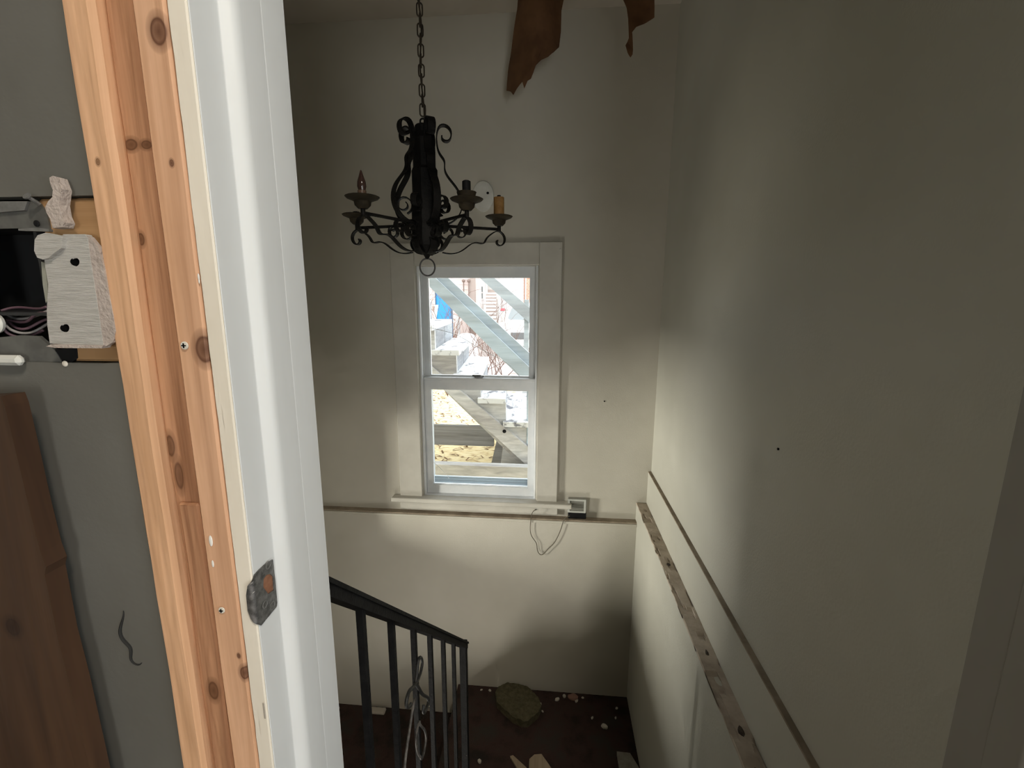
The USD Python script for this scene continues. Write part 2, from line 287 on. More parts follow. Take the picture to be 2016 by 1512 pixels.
for x, y, r in ((391, 545, .0012), (415, 1065, .0024), (419, 1110, .0016), (392, 553, .001)):
    c = at(x, y, 1, .3655); m = trimesh.creation.icosphere(1, r); m.apply_scale([.8, .3, 2.4]); m.apply_translation(c); obj('paint_flake', m, chipm, wn)
BLOCKW = wood('pine_blocking', (.50, .32, .17), (.40, .24, .115), (4, 100, 110), [((-.437, .383, 1.329), (.002, .01, .002))], knot_color=(.15, .08, .04))
obj('blocking', wavy(box(-.445, -.3838, .3755, .42, 1.193, 1.334, .002), 6, .001), BLOCKW, wn)

d1 = thing('door_1', kind='structure')                           # door frame without door: left jamb, right jamb, head
def jamb_profile(side):                                         # rabbeted jamb, stop integral
    s = 1 if side < 0 else -1; x = JX if side < 0 else RX
    pr = [(x - s * .0155, JY0 + .0015), (x - s * .014, JY0 + .0002), (x - s * .0012, JY0 + .0002), (x, JY0 + .0015), (x, .4000), (x + s * .001, .4015), (x + s * .0065, .4045), (x + s * .0100, .4075), (x + s * .012, .413), (x + s * .012, .4425), (x + s * .0112, .4434), (x + s * .0112, .4440), (x + s * .0118, .4450), (x + s * .0118, JY1 - .002), (x + s * .010, JY1), (x - s * .0155, JY1)]
    return flat(pr, 0, 2.045)
jl = obj('jamb', jamb_profile(-1), JAMB, d1, smooth=50)
obj('jamb', jamb_profile(1), surface('right_jamb_greige', (.27, .255, .23), (.31, .295, .27), 4, .5, stretch=(1, 1, .3)), d1, smooth=50, label='darker greige jamb on the right')  # right jamb coloured a darker greige than the left one
obj('head_jamb', box(JX - .0155, RX + .0155, JY0, JY1, 2.045, 2.063, .001), JAMB, d1)
je = subdivided(box(JX - .0160, JX - .0001, JY0 - .0022, JY0 + .0008, 0, 2.06, .0012), .02)
je.vertices[:, 0] += np.where(je.vertices[:, 0] < JX - .01, (meshkit.fbm(je.vertices * [1, 1, 55], 4, 2) - .5) * .0022, 0)
obj('jamb_edge', je, JEDGE, d1, label='front edge of the jamb tinted cream for the warm light on it')
obj('jamb_edge', box(RX + .0001, RX + .016, JY0 - .002, JY0 + .0008, 0, 2.06, .0012), JEDGE, d1)
obj('casing', box(RX + .012, RX + .075, JY0 - .014, JY0 - .0025, 0, 2.12, .004), JAMB, d1)
obj('chipped_spot', flat([(-.2815, .3656), (-.2800, .3654), (-.2797, .3660), (-.2812, .3662)], at(540, 1385, 1, .366)[2], at(540, 1415, 1, .366)[2]).apply_translation([-.002, -.0004, 0]), plain('bare_chip', (.42, .38, .33), .9), d1)
# strike plate on the jamb (a curled lip round the front edge, latch hole showing wood)
def strike_uz(x, y):                                            # unrolled: along the jamb face, then round its front edge
    q = at(x, y, 0, JX)
    if q[1] > .3655: return (.3665 + (q[1] - .3665) * .775, q[2])
    q = at(x, y, 1, .3655); return (.3655 - (JX - q[0]), q[2])
out = [strike_uz(*p) for p in ((545, 1092), (527.5, 1104), (512, 1118), (500, 1131), (489, 1151), (486, 1169), (489, 1199), (495, 1214), (505, 1228), (513, 1230), (533, 1206), (552, 1183), (553, 1175), (550, 1137))]
hol = [strike_uz(*p) for p in ((521, 1135), (527.5, 1126), (538, 1121.5), (545, 1126), (546, 1152), (532, 1163), (520, 1152))]
spm = trimesh.creation.extrude_polygon(sg.Polygon(out, [hol]).buffer(0), .0013, engine='earcut')
spm = subdivided(spm, .0025); u, z, h = spm.vertices.T
bend = np.clip(.3665 - u, 0, 1); a = np.clip(bend / .0022, 0, math.pi / 2)
px_ = JX + .0002 + h * np.cos(a) - .0022 * (1 - np.cos(a)) - np.maximum(0, bend - .0035) * .9
py_ = np.where(bend > 0, .3665 - .0022 * np.sin(a) - h * np.sin(a), u)
spm.vertices = np.c_[px_, py_, z]; spm.fix_normals()
stp = obj('strike_plate', spm, STEEL, d1, smooth=40, label='worn grey steel strike plate with a curled lip')
hz = np.array(hol); obj('latch_hole', trimesh.Trimesh(np.c_[np.full(len(hz) + 1, JX + .0003), np.r_[hz[:, 0], hz[:, 0].mean()], np.r_[hz[:, 1], hz[:, 1].mean()]], [[len(hz), k, (k + 1) % len(hz)] for k in range(len(hz))]),
    surface('raw_mortise_wood', (.20, .085, .045), (.30, .14, .08), 90, .9), stp)
for x, y in ((528, 1113), (537, 1191), (522, 1190)):
    q = at(x, y, 0, JX + .0016); m = lathe([(0, -.0006), (.0022, -.0004), (.0034, .0004), (.0040, .0001), (.0040, -.001)], 16)
    m.apply_transform(trimesh.transformations.rotation_matrix(math.pi / 2, [0, 1, 0])); m.apply_translation(q); obj('screw', m, GALV, stp, smooth=40)

# ------------------------------------------------------------------ window
w1 = thing('window_1', kind='structure')
CY = YB - .022
obj('casing', box(-.925, OX0 + .004, CY, YB + .001, OZ0 - .005, 1.557, .003), TRIM, w1)
obj('casing', box(OX1 - .004, .045, CY, YB + .001, OZ0 - .005, 1.557, .003), TRIM, w1)
obj('casing', box(OX0 + .004, OX1 - .004, CY, YB + .001, OZ1 - .004, 1.557, .003), TRIM, w1)
obj('stool', box(-.972, .132, YB - .062, YB + .0005, .018, .046, .004), TRIM, w1)
obj('inner_sill', box(OX0 + .0095, OX1 - .0095, YB + .0006, YB + .118, .018, .0462), SASH, w1)
obj('apron', box(-.930, .050, CY + .002, YB + .001, -.044, .018, .003), TRIM, w1)
for a in ((OX0 - .001, OX0 + .010), (OX1 - .010, OX1 + .001)):
    obj('side_jamb', box(a[0], a[1], YB - .002, YB + .16, OZ0, OZ1), TRIM, w1)
obj('head_jamb', box(OX0, OX1, YB, YB + .16, OZ1 - .008, OZ1 + .001), TRIM, w1)
for x0, x1 in ((OX0 + .009, OX0 + .021), (OX1 - .021, OX1 - .009)):
    obj('stop', box(x0, x1, YB + .004, YB + .034, .046, OZ1 - .006, .003), SASH, w1)
    obj('parting_bead', box(x0 - .001, x1 - .003, YB + .070, YB + .078, .046, OZ1 - .006, .002), SASH, w1)
def sash(x0, x1, z0, z1, gx0, gx1, gz0, gz1, y0, y1, label):
    s_ = obj('sash', [prism([(x0, z0), (x1, z0), (x1, z1), (x0, z1)], y0, y1, [[(gx0 - .004, gz0 - .004), (gx1 + .004, gz0 - .004), (gx1 + .004, gz1 + .004), (gx0 - .004, gz1 + .004)]]),
             prism([(gx0 - .006, gz0 - .006), (gx1 + .006, gz0 - .006), (gx1 + .006, gz1 + .006), (gx0 - .006, gz1 + .006)], y0 + .008, y1 - .004, [[(gx0, gz0), (gx1, gz0), (gx1, gz1), (gx0, gz1)]])], SASH, w1, label=label)
    obj('pane', box(gx0 - .003, gx1 + .003, (y0 + y1) / 2 - .0015, (y0 + y1) / 2 + .0015, gz0 - .003, gz1 + .003), GLASS, s_)
    return s_
su = sash(OX0 + .011, OX1 - .011, .748, 1.433, -.736, -.137, .793, 1.370, YB + .079, YB + .113, 'upper sash')
sl = sash(OX0 + .022, OX1 - .022, .047, .785, -.728, -.138, .105, .710, YB + .036, YB + .069, 'lower sash')
obj('meeting_rail_lip', box(OX0 + .022, OX1 - .022, YB + .028, YB + .037, .771, .786, .002), SASH, sl)
obj('storm_frame', [prism([(-.780, .05), (-.085, .05), (-.085, .78), (-.780, .78)], YB + .120, YB + .135, [[(-.742, .125), (-.128, .125), (-.128, .775), (-.742, .775)]]),
                    box(-.78, -.085, YB + .118, YB + .15, .046, .075)], plain('pale_blue_aluminium', (.55, .62, .66), .4, .3), w1)
obj('storm_rail', [box(-.742, -.13, YB + .118, YB + .126, .094, .104, .001), box(-.742, -.13, YB + .118, YB + .126, .112, .120, .001)], plain('grey_aluminium', (.42, .47, .50), .4, .4), w1)
lk = obj('sash_lock', lathe([(0, 0), (.024, 0), (.024, .004), (.016, .008), (.010, .016), (0, .018)], 18, (-.437, YB + .050, .786)), GALV, w1, smooth=40)
obj('lock_lever', [box(-.475, -.42, YB + .040, YB + .052, .794, .803, .003), box(-.468, -.405, YB + .052, YB + .066, .788, .797, .003)], GALV, lk)
crackm = plain('crack_glint', (.85, .87, .88), .3)
def pane_crack(pts, Y, r, par): obj('crack', tube(smooth_path([at(x, y, 1, Y) for x, y in pts], 5), r, 5), crackm, par, label='thin pale hairline crack in the pane')
pane_crack([(846, 645), (868, 650), (900, 660), (925, 674), (950, 689), (975, 702), (1000, 717), (1015, 731), (1024, 743)], YB + .0935, .0013, su)
pane_crack([(846, 902), (856, 912), (870, 925), (884, 942)], YB + .050, .0012, sl)
c = at(1103, 490, 1, CY); obj('push_pin', lathe([(0, -.004), (.005, -.003), (.006, 0), (.004, .002)], 12).apply_transform(trimesh.transformations.rotation_matrix(math.pi / 2, [1, 0, 0])).apply_translation(c), WHITEP, w1, smooth=40)
c = at(1055, 1003, 1, CY + .002); obj('nail', cyl(c + [0, .004, 0], c - [0, .006, 0], .003, 8), BLACK, w1)

# ------------------------------------------------------------------ chandelier
CX, CYY, R5 = -.385, 1.40, .232
pxm = 1.40 / 893 * 1.0
def cz(y): return at(838, y, 1, CYY)[2]
ch = thing('chandelier', 'black wrought iron scroll chandelier hanging on a chain in the stairwell', 'chandelier', loc=(CX, CYY, 0))
def ring2(z): return z
k = 1 / 893 * 1.42
obj('column', lathe([(0, cz(247)), (.020, cz(246)), (.026, cz(250)), (.026, cz(262)), (.034, cz(275)), (.034, cz(330)), (.039, cz(336)), (.039, cz(400)), (.043, cz(408)), (.043, cz(432)), (.039, cz(440)), (.043, cz(448)), (.046, cz(470)), (.040, cz(484)), (.026, cz(494)), (.010, cz(503)), (.005, cz(509)), (0, cz(511))], 8), IRON, ch, smooth=20)
# two slots' worth of applied leaves round the column's foot
for a in range(5):
    prof = [(.040, cz(470)), (.047, cz(482)), (.038, cz(493)), (.020, cz(500))]
    obj('foot_leaf', rotz(strap(prof, .026, .003, 4), 72 * a - 46), IRON, ch)
ringpts = np.c_[.0225 * np.cos(np.linspace(0, 2 * math.pi, 33)[:-1]), np.zeros(32), cz(526) + .0255 * np.sin(np.linspace(0, 2 * math.pi, 33)[:-1])]
obj('bottom_ring', tube(rotz(trimesh.Trimesh(ringpts, []), 12).vertices, .0024, 8, True), plain('grey_iron_ring', (.05, .05, .05), .5), ch, smooth=True)
for a in range(5):
    ang = 72 * a + 15
    pts = [(33, 266), (37, 275), (45, 275), (50, 266), (49, 253), (41, 245), (31, 246), (25, 258), (24, 282), (29, 302), (37, 316), (37, 330), (47, 352), (61, 372), (68, 393), (66, 414), (56, 430), (40, 440), (20, 441)]
    obj('cage_strap', rotz(strap([(x * k, cz(y)) for x, y in pts], .021, .0035, 4), ang), IRON, ch, smooth=30)
    obj('cage_scroll', rotz(strap([(x, z) for x, z in spiral(40 * k, cz(404), 17 * k, 6 * k, 250, -230)], .018, .003, 2, False), ang + 30), IRON, ch, smooth=30)
arms = [26, 98, 170, 242, 314]
ARMR = [.232, .232, .236, .232, .222]
def cup(parent, r, z, nm):
    obj(nm, lathe([(.006, z - .030), (.012, z - .028), (.022, z - .020), (.024, z - .008), (.040, z - .001), (.043, z + .003), (.040, z + .004), (.022, z), (0, z - .001)], 18, (r, 0, 0)).copy(), RUST, parent, smooth=40)
ROD, CUPZ = cz(443), cz(418)
def local(m, ang): return rotz(m, ang)
for i, (a, R) in enumerate(zip(arms, ARMR)):
    arm = obj('arm', local(trimesh.util.concatenate([cyl([.03, 0, ROD], [R, 0, ROD], .0045, 8), cyl([R, 0, ROD - .008], [R, 0, ROD + .012], .006, 10)]), a), IRON, ch, smooth=40)
    s_ = R / 145.0
    pr = [(30, 496), (45, 498), (60, 495), (76, 485), (90, 475), (96, 473.5), (106, 474.5), (112, 474), (118, 465), (130, 453), (142, 447), (152, 452), (157, 463), (153, 474), (145, 477), (140, 472), (142, 466)]
    obj('arm_scroll', local(strap([(x * s_, cz(y)) for x, y in pr], .014, .003, 4), a), IRON, arm, smooth=30)
    obj('curl', local(strap(spiral(40 * s_, cz(456), 17 * s_, 5 * s_, 100, 560), .020, .003, 2, False), a), IRON, arm, smooth=30)
    obj('curl', local(strap(spiral(66 * s_, cz(455), 12 * s_, 4 * s_, 90, -330), .016, .003, 2, False), a), IRON, arm, smooth=30)
    z = ROD + .036
    obj('drip_cup', local(lathe([(.004, z - .026), (.012, z - .026), (.020, z - .018), (.022, z - .008), (.040, z - .001), (.044, z + .003), (.041, z + .0045), (.022, z + .001), (0, z)], 18, (R, 0, 0)), a), RUST, arm, smooth=40)
    if i == 0:
        cs = [(0, 0), (.0165, 0), (.0165, .060), (.0145, .060), (.0145, .004), (0, .004)]
        obj('candle_sleeve', local(lathe([(r, z + zz) for r, zz in cs], 18, (R, 0, 0)), a), surface('amber_candle_wax', (.30, .15, .045), (.42, .23, .075), 60, .6), arm, smooth=40, label='amber wax candle sleeve')
        obj('socket', local(cyl([R, 0, z + .004], [R, 0, z + .066], .006, 10), a), BLACK, arm)
    elif i == 3:
        obj('socket', local(lathe([(0, z), (.012, z), (.011, z + .018), (0, z + .018)], 14, (R, 0, 0)), a), surface('brass_socket', (.10, .06, .04), (.16, .10, .06), 40, .4), arm, smooth=40)
        obj('bulb', local(lathe([(0, z + .016), (.008, z + .016), (.0115, z + .028), (.0105, z + .040), (.005, z + .056), (.002, z + .066), (0, z + .068)], 16, (R, 0, 0)), a), plain('brown_glass_bulb', (.045, .022, .018), .12, 0, .8), arm, smooth=50, label='small dark flame-shaped bulb')
    elif i == 4:
        obj('socket', local(lathe([(0, z), (.011, z), (.011, z + .046), (.008, z + .048), (0, z + .048)], 14, (R, 0, 0)), a), BLACK, arm, smooth=40, label='bare black lamp socket')
        obj('side_flap', local(lathe([(.018, z + .002), (.024, z + .020), (.026, z + .020), (.020, z)], 14, (R, 0, 0)), a), RUST, arm, smooth=40)
    else:
        obj('socket', local(lathe([(0, z), (.010, z), (.010, z + .012), (0, z + .012)], 14, (R, 0, 0)), a), BLACK, arm, smooth=40)
# chain: every link its own part, up to the ceiling canopy
def link(z, ang, L=.034, w=.0078, r=.0021):
    t = np.linspace(0, 2 * math.pi, 21)[:-1]
    p = np.c_[w * np.cos(t), np.zeros(20), (L / 2 - w) * np.sign(np.sin(t)) * (np.abs(np.sin(t)) > .2) + w * np.sin(t)]
    m = tube(p, r, 6, True); m = rotz(m, ang); m.apply_translation([0, 0, z]); return m
CHAIN = surface('dark_brass_chain', (.035, .028, .02), (.06, .045, .03), 60, .45, metallic=.3)
z = cz(246) + .014; k_ = 0
obj('loop', link(z - .012, 20, .03, .008, .0026), IRON, ch, smooth=True)
while z < CZ - .045:
    z += .0255; obj('chain_link', link(z, 20 + 88 * (k_ % 2) + 4 * math.sin(k_)), CHAIN, ch, smooth=True); k_ += 1
obj('ceiling_canopy', lathe([(0, CZ - .028), (.012, CZ - .028), (.02, CZ - .02), (.05, CZ - .012), (.055, CZ - .001), (0, CZ - .001)], 20), IRON, ch, smooth=40)
cord = smooth_path([(.002, .004, cz(250)), (.004, -.003, cz(200)), (-.004, .003, cz(120)), (.003, .003, cz(60)), (-.003, -.002, cz(0)), (0, 0, CZ - .02)], 6)
obj('lamp_cord', tube(cord, .0022, 6), CHAIN, ch)

# ------------------------------------------------------------------ railing
RAILX, SL = -.300, -.947
def rz_(y): return .871 + (y - .529) * SL
rl = thing('stair_railing', 'black wrought iron stair railing sloping down to the end post', 'railing')
BIRON = surface('black_painted_railing', (.006, .006, .0065), (.012, .012, .0125), 40, .55, spec=.10, bump=.25, bump_scale=140)
def yz_prism(pts, x0, x1):
    m = trimesh.creation.extrude_polygon(sg.Polygon(pts).buffer(0), x1 - x0, engine='earcut'); v = m.vertices
    m.vertices = np.c_[x0 + v[:, 2], v[:, 0], v[:, 1]]; m.fix_normals(); return m
obj('handrail', [yz_prism([(.495, rz_(.495)), (1.428, rz_(1.428)), (1.428, rz_(1.428) - .022), (.495, rz_(.495) - .022)], RAILX - .014, RAILX + .014),
                 yz_prism([(.495, rz_(.495) + .006), (1.43, rz_(1.43) + .006), (1.43, rz_(1.43) - .002), (.495, rz_(.495) - .002)], RAILX - .018, RAILX + .018)], BIRON, rl)
def tread_z(y):
    k = math.floor((y - .60) / .2235); return 0 if y < .6 else max(-.2117 * (k + 1), ZF)
ys = [.627, .752, .880, 1.005, 1.135, 1.263]
for y in ys: obj('baluster', box(RAILX - .006, RAILX + .006, y - .006, y + .006, tread_z(y) - .001, rz_(y) - .015, .0008), BIRON, rl)
for y in ys[1:2]: pass
obj('end_post', [box(RAILX - .0125, RAILX + .0125, 1.404, 1.429, tread_z(1.416) - .002, rz_(1.416) + .004, .0015), box(RAILX - .030, RAILX + .030, 1.387, 1.446, tread_z(1.416) - .002, tread_z(1.416) + .006, .002)], BIRON, rl)
obj('bottom_rail', yz_prism([(.60, rz_(.60) - .78), (1.41, rz_(1.41) - .78), (1.41, rz_(1.41) - .795), (.60, rz_(.60) - .795)], RAILX - .006, RAILX + .006), BIRON, rl)
def onrail(l, dx=0): return [tuple(at(x, y, 0, RAILX + dx)) for x, y in l]
orn = obj('scroll_ornament', [tube(smooth_path(onrail([(817, 1345), (826, 1330), (831, 1308), (829, 1295), (824, 1299), (822, 1314), (820, 1332), (817, 1348)], .008), 6), .0035, 8),
    tube(smooth_path(onrail([(817, 1345), (810, 1356), (803, 1368), (800, 1382), (804, 1392), (809, 1386)], .008), 6), .004, 8),
    tube(smooth_path(onrail([(818, 1345), (826, 1358), (836, 1370), (843, 1384), (840, 1394), (834, 1388)], .008), 6), .004, 8)], surface('grey_worn_iron', (.015, .015, .015), (.03, .03, .028), 50, .5), rl, smooth=True, label='forged scroll ornament on the third baluster')
obj('basket_twist', [tube(smooth_path(onrail([(817, 1375), (812, 1400), (806, 1440), (800, 1480), (797, 1530)], .008), 6), .003, 8), tube(smooth_path(onrail([(826, 1420), (835, 1436), (838, 1462), (834, 1484), (828, 1490)], .008), 6), .0028, 8),
    tube(smooth_path(onrail([(826, 1420), (820, 1445), (821, 1475), (828, 1490)], .008), 6), .0028, 8)], surface('scuffed_grey_iron', (.035, .032, .03), (.13, .12, .11), 60, .5), rl, smooth=True, label='scuffed grey twist below the scroll ornament')

# ------------------------------------------------------------------ things on the back wall
pc = (at(930, 386, 1, YB) + at(972, 386, 1, YB)) / 2
pl = thing('wall_plate', 'oval white blank plate on the back wall behind the chandelier', 'wall plate', loc=(-.392, YB, 1.800))
m = lathe([(0, .012), (.048, .012), (.057, .009), (.060, .002), (.060, 0), (0, 0)], 32); m.apply_transform(trimesh.transformations.rotation_matrix(math.pi / 2, [1, 0, 0])); m.apply_scale([1.0, 1, 1.36])
obj('plate', m, WHITEP, pl, smooth=40)
obj('screw_hole', cyl([.027, -.0125, .015], [.027, -.008, .015], .007, 12), BLACK, pl)
dv = thing('wall_chime', 'small square grey box with dark grille beside the window sill, brown wire hanging below', 'wall box', loc=(0, YB, 0))
x0, x1, zt, zb, z0 = at(1119, 985, 1, YB - .03)[0], at(1153, 985, 1, YB - .03)[0], at(1136, 983, 1, YB - .03)[2], at(1136, 1009, 1, YB - .03)[2], at(1136, 1020, 1, YB - .02)[2]
obj('body', box(x0 - .003, x1 + .008, -.028, 0, zb, zt, .004), surface('grey_box_plastic', (.30, .30, .28), (.38, .38, .35), 40, .5), dv)
obj('front_frame', prism([(x0 - .003, zb), (x1 + .002, zb), (x1 + .002, zt), (x0 - .003, zt)], -.034, -.027, [[(x0 + .009, zb + .010), (x1 - .009, zb + .010), (x1 - .009, zt - .010), (x0 + .009, zt - .010)]]), plain('pale_grey_frame', (.50, .51, .48), .5), dv)
obj('grille', [box(x0 + .008, x1 - .008, -.0305, -.027, zb + .009, zt - .009)] + [box(x0 + .010, x1 - .010, -.032, -.030, zb + .012 + i * .0085, zb + .0155 + i * .0085, .0005) for i in range(7)], plain('dark_grille', (.20, .20, .175), .7), dv)
obj('base', box(x0 + .001, x1 + .006, -.030, 0, z0, zb, .003), BLACK, dv)
wire = [(1122, 1016), (1113, 1020), (1106, 1036), (1100, 1052), (1090, 1070), (1078, 1082), (1064, 1092), (1059, 1086), (1056, 1070), (1047, 1056), (1044, 1040), (1045, 1024), (1049, 1008), (1055, 1003)]
obj('cord', tube(smooth_path([at(x, y, 1, YB - .055 + .0 * i) - [0, YB, 0] for i, (x, y) in enumerate(wire)], 5), .0022, 6), plain('brown_wire', (.10, .085, .06), .6), dv, smooth=True, label='thin brown wire hanging in a loop')

# torn kraft paper hanging from the ceiling
KRAFT = surface('brown_kraft_paper', (.10, .045, .018), (.15, .072, .030), 14, .85, bump=.3, bump_scale=60)
def torn(name, pts, Y, label, seed, curl):
    q = [tuple(at(x, y, 1, Y)[[0, 2]]) for x, y in pts]
    q = [(x, min(CZ, z)) for x, z in q]
    m = subdivided(prism(q, Y, Y + .002), .02); v = m.vertices; cx = v[:, 0].mean()
    v[:, 1] += curl * (v[:, 0] - cx) ** 2 * 6 + (meshkit.fbm(v * [9, 0, 7], 3, seed) - .5) * .05 + (CZ - v[:, 2]) * .03
    return obj(name, m, KRAFT, label=label, cat='paper', smooth=40)
torn('torn_paper', [(1022, -75), (1118, -75), (1106, 0), (1105, 40), (1101, 75), (1090, 92), (1079, 105), (1066, 114), (1055, 127), (1050, 141), (1045, 151), (1038, 153), (1031, 165), (1027, 152), (1022, 155), (1014, 161), (1007, 168), (1001, 158), (990, 147), (994, 110), (1003, 60), (1016, 0)], 2.3, 'wide torn strip of brown kraft paper hanging from the ceiling', 1, 1.0)
torn('torn_paper', [(1195, -75), (1292, -75), (1286, 0), (1287, 38), (1276, 43), (1262, 50), (1252, 55), (1244, 65), (1246, 82), (1247, 95), (1246, 105), (1242, 111), (1236, 102), (1231, 91), (1235, 83), (1238, 75), (1237, 60), (1236, 40), (1233, 20), (1226, 7), (1214, 0)], 2.3, 'narrow torn flap of brown kraft paper hanging from the ceiling near the corner', 2, -1.0)

# ------------------------------------------------------------------ left foreground: box, wires, plank
EB = surface('grey_electrical_box', (.10, .10, .095), (.15, .15, .14), 50, .45, metallic=.2)
PLAST = surface('pinkish_torn_plaster', (.40, .34, .305), (.50, .43, .39), 60, .85, bump=.5, bump_scale=300)
eb = thing('electrical_box', 'open grey metal electrical box hanging in the drywall hole', 'electrical box')
bx0, bx1 = -.60, -.452
bz0, bz1 = 1.246, 1.312
obj('body', [box(bx0, bx1, .430, .433, bz0 - .01, bz1 + .002), box(bx0, bx1, .376, .432, bz1, bz1 + .003), box(bx0, bx1, .376, .432, bz0 - .012, bz0 - .009), box(bx1 - .003, bx1, .376, .432, bz0 - .012, bz1 + .003)], plain('box_inside_dark_metal', (.03, .031, .033), .5, .2), eb)
obj('top_flange', pprism([(-40, 402), (53, 398), (62, 396), (78, 400), (92, 420), (98, 452), (60, 449), (-40, 451)], .374, .003), EB, eb)
obj('top_strap', pprism([(-40, 397), (54, 396), (48, 414), (-40, 421)], .3715, .0025), GALV, eb)
obj('top_lip', pprism([(36, 450), (72, 448), (96, 451), (96, 456), (36, 454)], .372, .006), GALV, eb)
obj('bottom_flange', pprism([(-40, 668), (40, 660), (76, 662), (108, 690), (128, 722), (60, 724), (-40, 718)], .374, .003), EB, eb)
obj('toggle_lever', box(at(-20, 700, 1, .366)[0], at(43, 700, 1, .366)[0], .362, .370, at(20, 719, 1, .366)[2], at(20, 699, 1, .366)[2], .003), WHITEP, eb)
obj('dark_tab', pprism([(108, 688), (150, 684), (152, 705), (130, 722)], .3745, .003), BLACK, eb)
for x, y in ((72, 440), (128, 716)):
    c = at(x, y, 1, .3715); obj('screw_hole' if y < 500 else 'screw', trimesh.creation.icosphere(2, .0028).apply_scale([1, .4, 1]).apply_translation(c), BLACK if y < 500 else SCREW, eb)
obj('mounting_screw', [cyl(at(52, 386, 1, .364), at(78, 402, 1, .372), .0016, 8), cyl(at(51, 385, 1, .3635), at(54, 387, 1, .3645), .003, 10)], GALV, eb)
obj('terminal', lathe([(0, 0), (.009, 0), (.010, .003), (.007, .006), (0, .006)], 16).apply_transform(trimesh.transformations.rotation_matrix(math.pi / 2, [1, 0, 0])).apply_translation(at(-6, 636, 1, .375)), WHITEP, eb, smooth=40)
W1, W2 = plain('mauve_wire_sheath', (.15, .085, .11), .5), plain('white_wire_sheath', (.30, .28, .28), .5)
wires = [([(2, 612), (25, 606), (50, 606), (72, 608), (92, 604)], W1), ([(4, 612), (12, 618), (40, 628), (70, 622), (95, 612)], W2), ([(14, 630), (40, 634), (60, 628), (80, 616), (96, 618)], W1), ([(18, 634), (30, 644), (55, 646), (75, 636), (96, 628)], W1), ([(12, 640), (28, 652), (55, 656), (80, 646), (98, 636)], W2), ([(8, 648), (30, 662), (60, 660), (85, 650)], W1)]
for i, (w, mt) in enumerate(wires):
    obj('wire', tube(smooth_path([at(x, y, 1, .392 - .003 * (i % 3) + .006 * math.sin(j + i)) for j, (x, y) in enumerate(w)], 5), .0013, 6), mt, eb, smooth=True)
mb = thing('mounting_bracket', 'white painted bracket plate with two round screw holes beside the open electrical box', 'bracket')
BRK = surface('brushed_white_primer', (.40, .385, .36), (.49, .475, .45), 1.0, .7, stretch=(30, 30, 320), bump=.4, bump_scale=3)
def circ(x, y, r, n=14): return [(x + r * math.cos(t), y + r * 1.12 * math.sin(t)) for t in np.arange(n) * 2 * math.pi / n]
obj('front_plate', pprism([(85, 470), (120, 466), (125, 461), (166, 461), (172, 468), (176, 500), (190, 590), (196, 630), (203, 681), (150, 680), (98, 676), (93, 640), (92, 612), (95, 560), (88, 520)], .362, .006, [circ(149, 516, 7.5), circ(129, 646, 7.5)]), BRK, mb, smooth=False)
HOLE_SHADE = plain('hole_shade', (.004, .004, .004), 1, 0, 0)  # near-black plugs paint the shade inside the screw holes
for x, y in ((149, 516), (129, 646)): obj('hole_shade_plug', cyl(at(x, y, 1, .3632), at(x, y, 1, .3670), .0034, 14), HOLE_SHADE, mb)
obj('rounded_flap', pprism([(68, 472), (74, 463), (90, 458), (112, 462), (124, 466), (121, 488), (108, 497), (95, 508), (84, 511), (73, 507), (67, 494)], .3585, .0035), BRK, mb)
obj('side_strip', pprism([(81, 515), (88, 518), (93, 560), (95, 590), (90, 596), (84, 560)], .364, .004), surface('olive_primer', (.26, .26, .22), (.32, .32, .27), 40, .8), mb)
obj('back_slab', pprism([(168, 464), (176, 466), (194, 488), (205, 530), (214, 580), (222, 620), (227, 652), (222, 674), (204, 684), (196, 640)], .3625, .004), PLAST, mb)
obj('bottom_lip', pprism([(90, 682), (100, 678), (203, 680), (200, 686), (110, 685)], .360, .008), PLAST, mb)
sc = obj('plaster_scrap', wavy(pprism([(98, 350), (104, 346), (111, 348), (116, 360), (121, 372), (119, 385), (117, 402), (121, 424), (127, 438), (124, 447), (104, 449), (100, 432), (92, 418), (89, 408), (96, 396), (104, 388), (105, 374), (100, 362)], .360, .008), 9, .003), PLAST)
tag(sc, 'torn pinkish plaster scrap sticking up above the white bracket', 'plaster scrap')
PLK = wood('brown_stained_plank', (.072, .040, .023), (.040, .022, .014), (40, 40, 2.5), [knot(25, 1235, .335, .012, 1.3)], knot_color=(.025, .012, .008), rough=.5)
pk = [(-140, 800), (2, 780), (10, 800), (22, 850), (36, 910), (60, 1010), (80, 1088), (91, 1116), (88, 1132), (96, 1170), (114, 1260), (140, 1360), (175, 1506), (190, 1570), (-140, 1570)]
q = pxy(pk, .335); q[-2] = (-.431, .002); q[-1] = (-.60, .002); q[0] = (-.60, q[0][1])
pm = wavy(prism(q, .335, .353), 12, .0012)
pkp = obj('plank', pm, PLK); tag(pkp, 'dark brown stained pine plank with a large knot standing against the drywall', 'plank')

